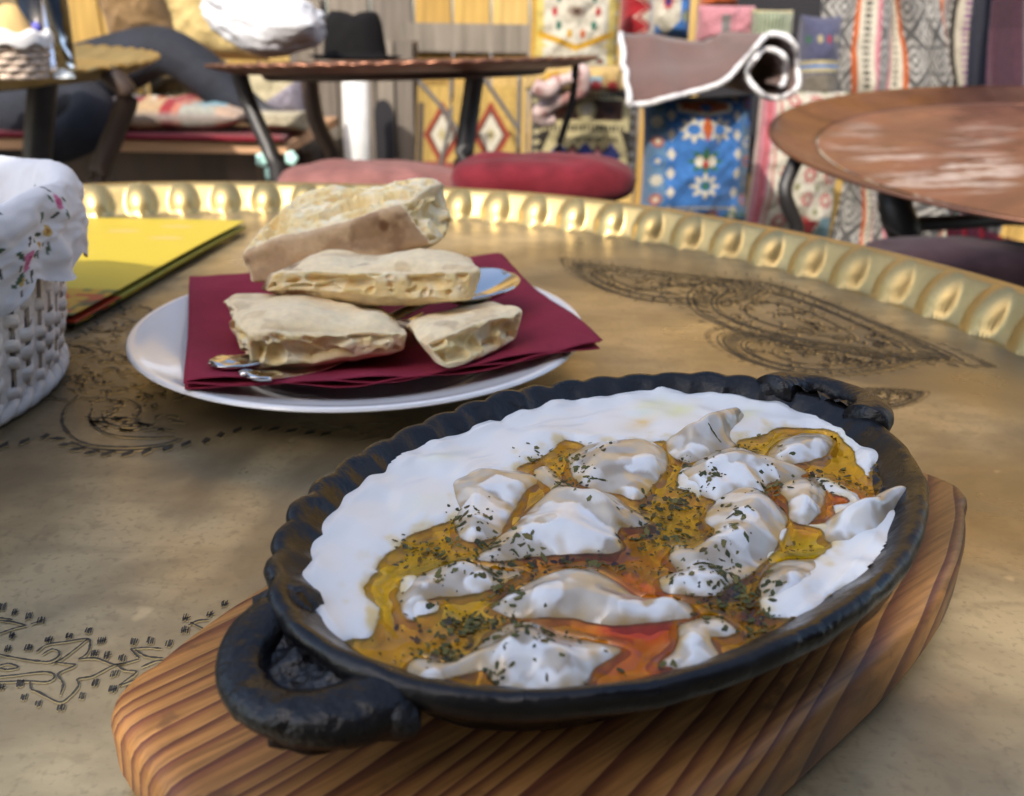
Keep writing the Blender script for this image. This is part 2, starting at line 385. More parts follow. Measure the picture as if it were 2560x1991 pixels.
# red and cream rug strip, blue and cream rug strip
p = Pat(60, 90, RED); p.m(np.abs(((p.v * 4) % 1) - .5) * .8 + .1 < p.u * .9 - .05, CREAM); p.m(np.abs(np.abs(((p.v * 4) % 1) - .5) * .8 + .3 - p.u) < .07, RED); p.rect(.85, 0, 1, 1, lin(190, 30, 70, K))
c, w_, h_ = span(1545, -80, 1650, 125, 2.2)
cushion('red_cushion', 'red and cream zigzag cushion squeezed beside the gold cushion', 'cushion', p, c, w_, h_, .10, rx=-.1, rz=.15)
p = Pat(60, 90, BLUE); p.hexa(.35, .45, .34, .42, CREAM); p.flower(.35, .5, .16, .14, RED, NAVY); p.rect(0, 0, .08, 1, CREAM); p.dia(.82, .3, .1, .1, lin(200, 205, 150, K)); p.dia(.82, .7, .1, .1, CREAM)
c, w_, h_ = span(1620, -80, 1735, 100, 2.15)
cushion('blue_cream_cushion', 'blue cushion with a cream hexagon right of the red zigzag one', 'cushion', p, c, w_, h_, .10, rx=-.1)
# dark kilim saddle bag
p = Pat(120, 110, BLK)
for k in range(9): p.dia(.05, .06 + .11 * k, .04, .04, TAN); p.dia(.95, .06 + .11 * k, .04, .04, GREY)
p.m((np.abs(p.u - .5) < .40) & (p.v > .5) & (p.v < .97 - .9 * np.abs(p.u - .5) ** 2), TAN); p.rect(.16, .62, .84, .84, BROWN)
p.m((np.abs(p.u - .5) < .40) & (p.v < .5) & ((p.u - .5) ** 2 * 3 + (p.v) ** 2 < .55), TAN)
p.ell(.5, .73, .09, .12, TAN); p.ell(.5, .73, .05, .07, CREAM); p.rect(.24, .69, .32, .77, lin(120, 60, 45, K)); p.rect(.68, .69, .76, .77, lin(80, 60, 55, K))
p.stripes(.12, .88, .50, .56, 26, BLK); p.stripes(.12, .88, .88, .92, 26, BLK)
p.rect(.2, .1, .8, .44, lin(206, 190, 140, K))
for k in range(3): p.dia(.26 + .24 * k, .25, .10, .13, NAVY)
for k in range(2): p.dia(.38 + .24 * k, .27, .06, .10, BROWN); p.dia(.38 + .24 * k, .27, .03, .05, PINK)
p.stripes(.2, .8, .38, .44, 22, BLK)
c, w_, h_ = span(1318, 218, 1605, 450, 2.1)
cushion('dark_kilim_cushion', 'dark brown and cream kilim cushion with navy diamonds behind the red stool', 'cushion', p, c, w_, h_, .13, rx=-.22)
# blue kilim
p = Pat(120, 150, BLUE)
BD = lin(110, 150, 190, K)
p.rect(0, 0, .15, 1, BD); p.rect(.85, 0, 1, 1, BD)
for k in range(7):
    y = .06 + .145 * k
    p.flower(.075, y, .055, .05, [GREEN, ORNG, CREAM, BLUE, ORNG, CREAM, GREEN][k], CREAM); p.flower(.925, y, .055, .05, [GREEN, ORNG, GREY, ORNG, CREAM, BLUE, ORNG][k], BLUE)
    p.dia(.19, y + .05, .04, .05, CREAM); p.dia(.81, y + .05, .04, .05, CREAM)
p.hexa(.5, .90, .26, .07, CREAM); p.hexa(.5, .91, .22, .05, ORNG); p.dia(.5, .90, .06, .04, BLUE)
for sx in (-1, 1): p.flower(.5 + sx * .12, .73, .13, .10, CREAM, BLUE)
p.dia(.5, .74, .05, .11, ORNG); p.flower(.5, .49, .16, .10, GREEN, GREEN)
for sx in (-1, 1): p.ell(.5 + sx * .06, .49, .04, .045, CREAM)
p.dia(.5, .47, .03, .04, RED); p.flower(.5, .30, .14, .10, CREAM, BLUE); p.flower(.5, .30, .05, .04, GREEN)
for k, cc in enumerate((GREEN, CREAM, ORNG, GREEN)): p.flower(.2 + .2 * k, .06, .08, .06, cc, CREAM)
p.rect(.16, .125, .84, .14, TAN)
c, w_, h_ = span(1590, 236, 1895, 560, 1.6)
cushion('blue_kilim_cushion', 'bright blue kilim cushion with cream and green motifs below the rolled rug', 'cushion', p, c, w_, h_, .12, rx=-.16, rz=.10)
# cream and pink kilim
p = Pat(90, 130, CREAM); p.rect(0, 0, .12, 1, PINK); p.rect(.05, 0, .075, 1, lin(220, 90, 100, K)); p.rect(.15, 0, .17, 1, lin(220, 110, 110, K))
for i in range(3):
    for j in range(6):
        x_, y_ = .32 + .26 * i, .1 + .165 * j
        p.flower(x_, y_, .09, .06, lin(214, 90, 90, K), CREAM); p.flower(x_ + .12, y_ + .08, .035, .03, lin(150, 150, 90, K))
p.rect(.5, 0, .75, .12, RED); p.rect(.78, 0, 1, .15, LBLUE)
c, w_, h_ = span(1855, 222, 2130, 590, 2.0)
cushion('pink_kilim_cushion', 'cream and pink flowered kilim cushion between the blue one and the copper tray', 'cushion', p, c, w_, h_, .10, rx=-.14, rz=.1, ry=.06)
# smaller ones at the back
p = Pat(60, 50, PINK); p.m(((p.u + p.v) * 9) % 1 < .3, lin(240, 180, 190, K)); p.rect(.35, 0, .5, .7, GREY)
c, w_, h_ = span(1735, 15, 1890, 110, 2.35)
cushion('pink_cushion', 'small pink cushion behind the rolled rug', 'cushion', p, c, w_, h_, .12, rx=-.1)
p = Pat(60, 50, lin(196, 200, 170, K)); p.stripes(0, 1, 0, 1, 12, lin(110, 140, 110, K), duty=.35); p.rect(0, .9, 1, 1, TAN)
c, w_, h_ = span(1868, 25, 1985, 130, 2.3)
cushion('striped_cushion', 'small pale cushion with thin green stripes behind the rolled rug', 'cushion', p, c, w_, h_, .1, rx=-.1)
p = Pat(70, 90, lin(96, 98, 128, K)); p.rect(0, .40, 1, .52, TAN); p.rect(0, .44, 1, .48, BLUE)
for k in range(5): p.flower(.1 + .2 * k, .74, .06, .05, [GREEN, TAN, RED, TAN, GREEN][k])
p.m((p.v < .38) & ((((p.u + p.v) * 12) % 1 < .18) | (((p.u - p.v) * 12) % 1 < .18)), TAN); p.m((p.v < .38) & (p.a.sum(2) < .7), lin(150, 140, 125, K))
c, w_, h_ = span(1975, 38, 2110, 280, 2.1)
cushion('round_top_cushion', 'slate blue cushion with rounded top and yellow band beside the woven throw', 'cushion', p, c, w_, h_, .14, rx=-.1, pw=2.4)
p = Pat(30, 30, ORNG)
c, w_, h_ = span(1745, -60, 1850, 22, 2.6)
cushion('orange_cushion', 'orange cushion high up at the top edge behind the pink one', 'cushion', p, c, w_, h_, .12)
# shade of the recess behind the pile, put in as a black sheet
DARKC = mat('shade_black', (.012, .011, .014), .9)
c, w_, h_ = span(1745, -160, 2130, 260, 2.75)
recess_sheet = mk('recess_shade', [c + [-w_ / 2, 0, -h_ / 2 - .2], c + [w_ / 2, 0, -h_ / 2 - .2], c + [w_ / 2, 0, h_ / 2], c + [-w_ / 2, 0, h_ / 2]], [(0, 1, 2, 3)], DARKC, smooth_=False)
recess_sheet.modifiers.new('s', 'SOLIDIFY').thickness = .02
tag(recess_sheet, 'black sheet standing in for the shade in the gap behind the piled cushions', 'backdrop')

# grey woven throw hanging from above to below the copper tray
p = Pat(300, 330, lin(226, 222, 214, K))
U, Vv = p.u * 1.0, p.v * 1.5
zig = lambda a, n: np.abs(((a * n) % 1) - .5) * 2
d1 = (np.abs(zig(U, 6) - zig(Vv, 4)) * 3) % 1
p.m(d1 < .5, lin(112, 110, 108, K)); p.m((zig(Vv, 8) < .08), lin(120, 118, 116, K))
for b0, cs in ((.14, (ORNG, CREAM, BLK, CREAM, PINK)), (.30, (PINK, CREAM, BLK, CREAM, ORNG)), (.63, (ORNG, CREAM, GREEN, CREAM, PINK)), (.76, (BLK, CREAM, lin(150, 80, 150, K), lin(230, 210, 110, K), PINK)), (.90, (BLK, WHITE, BLK, WHITE, GREY))):
    for k, cc in enumerate(cs): p.rect(b0 + .018 * k, 0, b0 + .018 * (k + 1), 1, cc)
    p.m((np.abs(p.u - b0 - .045) < .011) & (zig(Vv, 34) < .5), CREAM)
ta, tb = pd(2085, -120, 2.3), pd(2520, -120, 2.3); ba, bb = pd(2060, 660, 2.15), pd(2470, 660, 2.15)
def throw(u, v):
    top = ta + (tb - ta) * u[..., None]; bot = ba + (bb - ba) * u[..., None]
    q = bot + (top - bot) * v[..., None]
    q[..., 1] += .03 * np.sin(u * 17 + 2 * v) * (1.1 - .4 * v) + .02 * np.sin(u * 31 - 5 * v + 1) + .018 * fbm(np.stack([u, v], -1), .2, 4)
    q[..., 0] += .05 * np.sin(v * 3.0) * (1 - v) + .02 * np.sin(u * 9 + v * 6)
    return q
sheet('woven_throw', 'grey and white woven throw with diamond pattern and coloured stripes behind the copper tray', 'throw', p, throw, .006)
# dark garments at the right edge
for (a, b, Yd, cc, nm, lb) in ((2455, 2530, 1.9, lin(34, 36, 52, .8), 'navy_hanging_cloth', 'dark navy cloth hanging right of the woven throw'),
                               (2505, 2680, 1.8, lin(70, 44, 56, .7), 'maroon_hanging_cloth', 'dark maroon dotted cloth hanging at the right edge')):
    p = Pat(60, 80, cc)
    if 'maroon' in nm: p.m(((p.u * 30) % 1 < .3) & ((p.v * 40) % 1 < .3), lin(100, 66, 80, .7))
    A0, A1, B0, B1 = pd(a, -120, Yd), pd(b, -120, Yd), pd(a - 40, 330, Yd), pd(b, 330, Yd)
    def drape(u, v, A0=A0, A1=A1, B0=B0, B1=B1):
        q = (B0 + (B1 - B0) * u[..., None]) * (1 - v[..., None]) + (A0 + (A1 - A0) * u[..., None]) * v[..., None]
        q[..., 1] += .02 * np.sin(u * 14 + v * 2); return q
    sheet(nm, lb, 'cloth', p, drape)

# rolled rug with white fleece edging
fr = [(1572, 262), (1610, 262), (1660, 246), (1720, 236), (1780, 216), (1830, 186), (1868, 148), (1890, 112), (1925, 88), (1962, 92), (1990, 130), (1998, 180), (1985, 222), (1950, 246), (1908, 240), (1880, 212), (1872, 178), (1884, 146), (1912, 126), (1944, 130), (1964, 160), (1966, 196), (1946, 216)]
fr = catmull(fr, 5)
fp = pd(fr[:, 0], fr[:, 1], np.full(len(fr), 1.5)); fp[:, 1] += .012 * np.sin(np.arange(len(fr)) * .5)
nsec = 14; t_ = np.linspace(0, 1, nsec)
tail = smooth(np.linspace(1, 0, len(fr)), .60, .98)
grid = fp[:, None] + t_[None, :, None] * np.array([-.02, .22, .0]) + (tail[:, None] * t_[None])[..., None] * np.array([.025, 0, .10])
grid[..., 2] += .006 * np.sin(t_ * 7)[None] * tail[:, None]
rug = thing('rolled_rug', 'rolled mauve rug with white fleece edging lying on the cushions', 'rug', tuple(grid[60, 5]))
MAUVEM = mat('mauve_rug', lin(116, 84, 76, .5), .9, noise=.14, nscale=25, bump=.3, bscale=300, sheen=.2)
FLEECE = mat('white_fleece', (.56, .55, .55), .95, noise=.1, nscale=80, bump=1., bscale=140, bdist=.006)
INNER = mat('pale_rug_lining', lin(196, 184, 172, .62), .95, noise=.15, nscale=60, bump=.5, bscale=300)
part('outer_sheet', grid.reshape(-1, 3), gfaces(len(fr), nsec), MAUVEM, rug).modifiers.new('s', 'SOLIDIFY').thickness = .004
g2 = grid[35:].copy(); ctr = pd(1935, 170, 1.5); g2 = g2 + (ctr + t_[None, :, None] * np.array([-.02, .22, .0]) - g2) * .08
part('lining', g2.reshape(-1, 3), gfaces(len(g2), nsec), INNER, rug)
V, F = tube(fp, .0048 + .0004 * np.sin(np.arange(len(fp)) * 1.7), 8); part('fleece_edge', V, F, FLEECE, rug)
V, F = tube(grid[0] + np.stack([.0018 * np.sin(np.arange(nsec) * 1.4)] * 3, 1) * [1, .2, .4], .0055, 8); part('fleece_edge', V, F, FLEECE, rug)

# red tassels and white strip under the copper tray
fringe = thing('tassel_fringe', 'dark red tassel fringe hanging below the copper tray', 'fringe', tuple(pd(2450, 560, 2.0)))
TASS = [mat('red_tassel', lin(150, 30, 44, .6), .9), mat('plum_tassel', lin(120, 60, 80, .6), .9), mat('bright_red_tassel', lin(214, 44, 50, .6), .9)]
for k in range(26):
    a = pd(2370 + k * 9, 545 + k * 3, 2.0); b = pd(2372 + k * 9 + random.uniform(-5, 5), 625 + k * 3 + random.uniform(-12, 12), 1.98)
    part('tassel', *tube(np.linspace(a, b, 4) + rng.normal(size=(4, 3)) * .001, [.003, .006, .005, .003], 6), TASS[[0, 1, 0, 1, 2][k % 5] if k < 20 else 2], fringe)

# ------------------------------------------------------------------ stools behind the table
def stool(name, label, px0, px1, ytop, Y, c1, c2, th=.06, thick_mat=VELVET, sy=.8):
    a, b = pd(px0, ytop, Y), pd(px1, ytop, Y); ctr = (a + b) / 2; hw = (b[0] - a[0]) / 2
    n, m = 72, 26; th_ = np.arange(n) * 2 * math.pi / n; k = np.linspace(0, math.pi, m)
    ct, st = np.cos(th_), np.sin(th_); sq = lambda q: np.sign(q) * np.abs(q) ** .72
    r = np.abs(np.sin(k)) ** .55; z = np.cos(k); z = np.sign(z) * np.abs(z) ** .8
    V = np.stack([hw * sq(ct)[:, None] * r, hw * sy * sq(st)[:, None] * r, th / 2 * np.broadcast_to(z, (n, m))], -1) + ctr + [0, 0, -th / 2]
    V = V.reshape(-1, 3); nz = fbm(V, .05, 3); V[:, 2] += nz * .004
    mixk = smooth(vnoise(V, .06, 9), -.3, .6)[:, None]
    colv = np.array(c1) * (1 - mixk) + np.array(c2) * mixk
    base = thing(name, label, 'stool', (ctr[0], ctr[1], GZ))
    part('seat_cushion', V, gfaces(n, m, True), thick_mat, base, col=colv)
    zt = ctr[2] - th
    for sx in (-1, 1):
        for s2 in (-1, 1):
            part('leg', *tube([(ctr[0] + sx * hw * .8, ctr[1] + s2 * hw * sy * .8, GZ), (ctr[0] + sx * hw * .6, ctr[1] + s2 * hw * sy * .6, zt + .01)], .014, 8), LEGWOOD, base)
    return base
stool('red_stool', 'stool with a plump crimson cushion just beyond the brass table rim', 1128, 1592, 388, 1.15, lin(190, 66, 80, .26), lin(170, 50, 64, .26), .058, sy=.55)
stool('pink_stool', 'stool with a faded pink cushion left of the crimson one', 690, 1165, 408, 1.2, lin(200, 138, 130, .36), lin(184, 116, 110, .36), .07, sy=.55)
stool('mauve_stool', 'stool with a flat dark mauve seat at the right beyond the table rim', 2150, 2720, 606, .95, lin(92, 70, 74, .45), lin(80, 60, 66, .45), .05, sy=.45)

# ------------------------------------------------------------------ tray tables in the background
def tray_table(name, label, C, n, R, mat_top, mat_rim, lobes, rim_h, legs, rimw=.045, lip=True):
    C = np.asarray(C, float); n = np.asarray(n, float); n /= np.linalg.norm(n)
    e1 = np.cross([0, 1, 0], n); e1 /= np.linalg.norm(e1); e2 = np.cross(n, e1)
    base = thing(name, label, 'tray table', (C[0], C[1], GZ))
    na = lobes * 8 if lobes else 160; t = np.arange(na) * 2 * math.pi / na
    rr = np.concatenate([np.linspace(0.004, R - rimw, 14), np.linspace(R - rimw, R, 9)[1:]])
    b = np.clip((rr - (R - rimw)) / rimw, 0, 1)
    ph = np.abs(np.sin(t * lobes / 2)) if lobes else np.zeros(na)
    H = rim_h * (b[None] ** 1.2) * (.85 + .15 * ph[:, None] if lobes else 1)
    rad = rr[None] + (.0035 * ph[:, None] * (b[None] > .99) if lobes else 0) + 0 * t[:, None]
    V = C + (rad * np.cos(t)[:, None])[..., None] * e1 + (rad * np.sin(t)[:, None])[..., None] * e2 + (H - rim_h)[..., None] * n
    nr = 14; F = gfaces(na, len(rr), True)
    top = part('tray', V[:, :nr].reshape(-1, 3), gfaces(na, nr, True), mat_top, base, col=np.zeros((na * nr, 3)))
    top.modifiers.new('s', 'SOLIDIFY').offset = 1; top.modifiers['s'].thickness = .003
    rm = part('rim', V[:, nr - 1:].reshape(-1, 3), gfaces(na, len(rr) - nr + 1, True), mat_rim, base, col=np.zeros((na * (len(rr) - nr + 1), 3)))
    rm.modifiers.new('s', 'SOLIDIFY').offset = 1; rm.modifiers['s'].thickness = .004
    # under-ring and legs
    t2 = np.linspace(0, 2 * math.pi, 49)[:-1]
    part('under_ring', *tube(C + (R * .72) * (np.cos(t2)[:, None] * e1 + np.sin(t2)[:, None] * e2) - n * (rim_h + .007), .007, 8, closed=True), LEGWOOD, base)
    for (pts, r, m) in legs:
        q = catmull(np.array([pd(a, b_, Y) for a, b_, Y in pts]), 6)
        q = np.vstack([q, [q[-1][0] + (q[-1][0] - q[-2][0]) * 3, q[-1][1], GZ]])
        part('leg', *tube(q, r, 10), m, base)
    return base
tray_table('copper_tray_table', 'low table with a thin copper tray holding the white bag and black hat', (-.178, 1.5, 0.0955), (-.036, .030, .997), .300, COPPER, COPPER_RIM, 60, .012,
           [([(596, 178, 1.4), (625, 265, 1.4), (690, 410, 1.36)], .012, IRON), ([(1190, 172, 1.35), (1176, 270, 1.35), (1158, 400, 1.33)], .014, IRON),
            ([(1440, 152, 1.5), (1430, 250, 1.5), (1395, 370, 1.5)], .006, IRON), ([(770, 180, 1.75), (790, 300, 1.75), (830, 380, 1.75)], .016, LEGWOOD)])
tray_table('small_brass_tray_table', 'brass tray table with scalloped edge at the upper left corner', (-1.019, 1.5, .088), (.002, -.03, 1), .42, BRASS_RIM, BRASS_RIM, 56, .022,
           [([(268, 182, 1.42), (318, 235, 1.42), (296, 310, 1.42), (240, 450, 1.4)], .016, LEGWOOD), ([(108, 200, 1.35), (100, 300, 1.35), (92, 420, 1.35)], .02, IRON)])
rt = tray_table('worn_copper_tray_table', 'large worn copper tray table with pale scratches at the right', (.808, 1.25, .018), (-.033, -.093, .995), .45, COPPER, COPPER_RIM, 0, .02,
           [([(1990, 400, 1.22), (1962, 480, 1.2), (1992, 565, 1.2)], .010, IRON), ([(2240, 460, 1.2), (2238, 520, 1.18), (2262, 580, 1.17)], .022, IRON), ([(2250, 562, 1.17), (2400, 556, 1.2), (2560, 548, 1.25), (2700, 590, 1.25)], .010, IRON)], rimw=.07)
def project(X_):
    d = np.asarray(X_) - [0, 0, HC]; z = d[..., 1] * cp - d[..., 2] * sp; y = (d[..., 1] * sp + d[..., 2] * cp) / z; x = d[..., 0] / z
    c, s_ = math.cos(ROLL), math.sin(ROLL); x, y = c * x + s_ * y, -s_ * x + c * y
    return x * FPX + PW / 2, PH / 2 - y * FPX
# pale rubbed lime marks on the worn copper tray
n_ = np.array((-.033, -.093, .995)); n_ /= np.linalg.norm(n_); C_ = np.array((.808, 1.25, .018)); e1_ = np.cross([0, 1, 0], n_); e1_ /= np.linalg.norm(e1_); e2_ = np.cross(n_, e1_)
gx, gy = np.meshgrid(np.linspace(-.378, .378, 380), np.linspace(-.378, .378, 380), indexing='ij'); rr0 = np.hypot(gx, gy)
sc0 = np.where(rr0 > 1e-9, np.maximum(np.abs(gx), np.abs(gy)) / np.maximum(rr0, 1e-9), 1)      # square grid mapped onto the disc
gx, gy = gx * sc0, gy * sc0
Vt = C_ + gx[..., None] * e1_ + gy[..., None] * e2_ - n_ * .0195
ux, uy = project(Vt); msk = np.zeros(gx.shape)
for (mx, my, rx, ry, kk) in ((2440, 430, 130, 55, 1.), (2230, 395, 110, 32, .7), (2330, 455, 160, 30, .8), (2130, 355, 70, 30, .5), (2440, 345, 90, 25, .5), (2480, 320, 90, 14, .5), (2150, 330, 60, 25, .4)):
    msk = np.maximum(msk, kk * smooth(1.3 - np.hypot((ux - mx) / rx, (uy - my) / ry), 0, .8))
st_ = np.stack([gx * .16 + gy * .02, gy - gx * .12], -1); stn = fbm(st_, .012, 61, 4) * .9 + .35 * fbm(st_, .003, 62, 2)
msk = np.clip(msk * smooth(stn + msk * .5, .12, .55), 0, 1)
ot = next(o for o in rt.children if o.name.startswith('tray')); bpy.data.objects.remove(ot)
part('tray', Vt.reshape(-1, 3), gfaces(380, 380)[:, ::-1], COPPER_WORN, rt, col=np.repeat(msk.reshape(-1, 1), 3, 1))

# ------------------------------------------------------------------ things on the copper tray: white bag, black hat
c = pd(665, 85, 1.45); nu, nv = 90, 60
t = np.linspace(0, 2 * math.pi, nu, endpoint=False); k = np.linspace(.02, math.pi - .02, nv)
d = np.stack([np.cos(t)[:, None] * np.sin(k), np.sin(t)[:, None] * np.sin(k), np.broadcast_to(np.cos(k), (nu, nv))], -1)
sc_ = np.array([.092, .065, .047]); V = d * sc_ * (1 + .16 * fbm(d * 1.0, .8, 5, 4)[..., None] + .05 * np.abs(vnoise(d, .25, 8))[..., None])
V[..., 2] += .022 * smooth(-V[..., 0], -.02, .1) ; V[..., 2] = np.maximum(V[..., 2], -.048)
zb = .0965
V = V + c; V[..., 2] += zb - V[..., 2].min()
BAG = mat('white_plastic_bag', (.60, .61, .64), .35, sss=.2, sssr=(1, 1, 1), sscale=.01, bump=.9, bscale=18, bdist=.012)
tag(mk('plastic_bag', V.reshape(-1, 3), gfaces(nu, nv, True), BAG), 'crumpled white plastic bag on the copper tray', 'bag')
a, b = pd(808, 130, 1.6), pd(968, 130, 1.6); hc = (a + b) / 2; hr = (b[0] - a[0]) / 2; ztop = pd(888, 28, 1.6)[2]; hz = .091
nh = ztop - hz
pr = np.array([(0.001, .90), (.25, .92), (.5, .99), (.66, 1.0), (.78, .93), (.86, .75), (.92, .45), (.97, .2), (1.0, .05), (1.25, .03), (1.42, .07), (1.44, .05), (1.25, .0), (.95, 0)])
V, F = lathe(pr * [hr, nh], 64); th_ = np.arctan2(V[:, 1], V[:, 0]); top_ = smooth(V[:, 2] / nh, .7, 1)
V[:, 2] -= top_ * nh * .10 * np.exp(-(V[:, 0] / (hr * .25)) ** 2); V[:, 1] *= .82
FELT = mat('black_felt', (.010, .0095, .010), .95, spec=.1, noise=.2, nscale=80)
tag(mk('felt_hat', V + [hc[0], hc[1], hz], F, FELT), 'black felt hat with a creased crown on the copper tray', 'hat')

# ------------------------------------------------------------------ things on the small brass tray: basket with bread, glass
zt = .070
def small_basket():
    q = pd(38, 165, 1.28); base = thing('small_basket', 'small pale wicker basket lined with white cloth on the upper left tray', 'basket', (q[0], q[1], zt))
    WK = mat('pale_wicker', (.62, .50, .40), .7, noise=.3, nscale=90)
    for r_ in range(6):
        t = np.arange(72) * 2 * math.pi / 72; rad = .036 + .0018 * r_ + .002 * np.sin(t * 12 + math.pi * r_)
        P_ = np.stack([q[0] + rad * np.cos(t), q[1] + rad * np.sin(t), np.full(72, zt + .005 + r_ * .0088)], 1)
        part('weaver', *tube(P_, .0042, 6, closed=True), WK, base)
    t = np.arange(60) * 2 * math.pi / 60; prof = np.array([(.035, .02), (.045, .056), (.05, .062), (.054, .056), (.053, .044)])
    V, F = lathe(prof, 60); V[:, 2] += .003 * np.sin(np.arctan2(V[:, 1], V[:, 0]) * 9)
    part('cloth_liner', V + [q[0], q[1], zt], F, mat('white_cloth', (.72, .70, .68), .9), base)
    V, F = lathe([(0.001, .082), (.012, .08), (.024, .068), (.034, .05)], 24)
    V = V * (1 + .12 * vnoise(V, .012, 3)[:, None])
    tag(mk('bread_roll', V + [q[0] + .004, q[1], zt + .004], F, mat('golden_bread', (.55, .36, .14), .8, bump=.4, bscale=300)), 'golden bread heaped in the small basket', 'bread')
small_basket()
q = pd(132, 155, 1.36); r_ = .034
GLASS = mat('clear_glass', (.97, .98, .98), .02, trans=1., ior=1.45)
V, F = lathe([(.001, .0), (r_ * .82, 0), (r_ * .86, .002), (r_, .112), (r_ - .002, .112), (r_ * .84, .008), (.001, .008)], 64)
gl = thing('glass_tumbler', 'tall clear glass tumbler beside the small basket', 'glass', (q[0], q[1], zt))
part('tumbler_body', V + [q[0], q[1], zt + .001], F, GLASS, gl)
V, F = lathe([(.001, 0), (.0062, 0), (.0062, .001), (.001, .0012)], 24); M_ = rotm(math.pi / 2, 0, 0)
part('blue_emblem', V @ M_.T + [q[0] + .001, q[1] - r_ * .955, zt + .066], F, mat('blue_print', (.10, .10, .45), .4), gl)
V, F = lathe([(.001, .020), (.012, .018), (.022, .010), (.027, 0)], 20)
tag(mk('crumpled_tissue', (V * .55 * (1 + .25 * vnoise(V, .01, 6)[:, None])) + pd(157, 170, 1.3) * [1, 1, 0] + [0, 0, zt + .002], F, mat('tissue', (.66, .70, .68), .9), smooth_=False), 'crumpled pale tissue at the foot of the glass', 'tissue')

# ------------------------------------------------------------------ bench with kilim cushion, person lounging on it
bench = thing('bench', 'long low wooden bench against the wall at the left', 'bench', (-1.2, 2.35, GZ))
BW = mat('peach_bench_wood', (.46, .27, .15), .6, noise=.3, nscale=12, stretch=(.3, 3, 3))
a = pd(735, 350, 2.1); b = pd(735, 378, 2.1); zb = a[2]; bh = a[2] - b[2]
x1 = a[0]
for k in range(4): bevel(MB().box(((x1 - 2.8) / 2, 2.11 + k * .152, zb - bh / 2), (x1 + 2.8, .146, bh)).obj('seat_board', BW, bench, smooth_=False), .004)
for xx in (x1 - .12, x1 - 1.2, x1 - 2.2):
    for yy in (2.12, 2.5): MB().box((xx, yy, (GZ + zb - bh) / 2), (.07, .07, zb - bh - GZ)).obj('leg', LEGWOOD, bench, smooth_=False)
MB().box(((x1 - 2.8) / 2, 2.50, (GZ + zb) / 2 - .03), (x1 + 2.7, .02, zb - GZ - .1)).obj('back_panel', LEGWOOD, bench, smooth_=False)
p = Pat(400, 30, lin(190, 176, 168, K))
for k, (u0, u1, cc) in enumerate(((0, .853, lin(110, 102, 104, K)), (.850, .862, RED), (.862, .90, lin(238, 200, 150, K)), (.90, .915, RED), (.915, .925, lin(240, 150, 120, K)), (.925, .97, lin(206, 206, 190, K)), (.97, 1, lin(236, 200, 170, K)))): p.rect(u0, 0, u1, 1, cc)  # long left stretch dark grey: its shade is put into the cushion colour
p.flower(.88, .5, .012, .3, CREAM, ORNG); p.dia(.94, .4, .014, .4, LBLUE); p.dia(.958, .55, .014, .4, LBLUE)
c = np.array([(x1 - 2.45) / 2 - .04, 2.22, zb + .042])
cushion('bench_cushion', 'long kilim seat cushion with red and turquoise bands on the bench', 'cushion', p, c, x1 + 2.3, .30, .065, rx=math.pi / 2 * .98, lump=.01, pinch=.01, pw=8)
p = Pat(80, 8, lin(130, 22, 36, .6)); c = np.array([(x1 - 2.4) / 2, 2.15, zb + .006])
cushion('bench_mat', 'thin dark red mat under the kilim cushion on the bench', 'mat', p, c, x1 + 2.4, .26, .014, rx=math.pi / 2, lump=0, pinch=.01, pw=10)
# pillow stack at bench end and bright bolster
p = Pat(50, 50, lin(232, 218, 178, K)); p.m(p.u - p.v > .2, lin(180, 172, 186, K)); p.rect(0, 0, 1, .08, CREAM)
c, w_, h_ = span(600, 170, 765, 300, 2.3)
cushion('cream_lilac_pillow', 'cream and lilac pillow at the right end of the bench under the copper tray', 'pillow', p, c, w_, h_, .10, rx=-.2)
p = Pat(50, 30, lin(226, 214, 180, K)); c, w_, h_ = span(640, 278, 768, 325, 2.18)
cushion('folded_cream_pillow', 'folded cream pillow lying at the end of the bench', 'pillow', p, c, w_, h_, .16, rx=-.1)
p = Pat(50, 40, lin(196, 186, 156, K)); p.m((((p.u - .5) ** 2 + (p.v - .5) ** 2) * 30) % 1 < .35, lin(150, 140, 110, K)); c, w_, h_ = span(385, 195, 540, 290, 2.38)
cushion('beige_pillow', 'beige pillow behind the raised knee on the bench', 'pillow', p, c, w_, h_, .12, rx=-.3)
p = Pat(70, 60, lin(252, 222, 150, K)); p.m(p.u < .12, lin(190, 150, 90, K)); c, w_, h_ = span(385, -80, 660, 150, 2.62)
cushion('yellow_bolster', 'large sunlit pale yellow back cushion behind the white bag', 'cushion', p, c, w_, h_, .16, rx=-.2)
p = Pat(50, 60, lin(170, 136, 92, K)); c, w_, h_ = span(270, -80, 410, 110, 2.55)
cushion('tan_back_cushion', 'shaded tan back cushion left of the pale yellow one', 'cushion', p, c, w_, h_, .14, rx=-.15, ry=-.25)
# turquoise flowers below the bench
tq = thing('turquoise_flowers', 'small pale turquoise flowers below the bench end', 'flowers', tuple(pd(700, 440, 1.95)))
TQM = mat('turquoise_petal', lin(190, 236, 226, .9), .7)
for (x_, y_) in ((655, 400), (728, 396), (678, 436)):
    q = pd(x_, y_, 1.95); m_ = MB()
    for k in range(5):
        a_ = k * 1.257; m_.add(*(lambda v, f: (v * [.007, .004, .009] + q + [.008 * math.cos(a_), 0, .008 * math.sin(a_)], f))(*lathe([(.01, -1), (.8, -.6), (1, 0), (.8, .6), (.01, 1)], 8)))
    m_.obj('blossom', TQM, tq)
part('stem', *tube([pd(690, 430, 1.96), pd(700, 480, 1.96), (pd(700, 480, 1.96)[0], 1.96, GZ)], .003, 6), mat('stem_green', (.05, .09, .04), .7), tq)

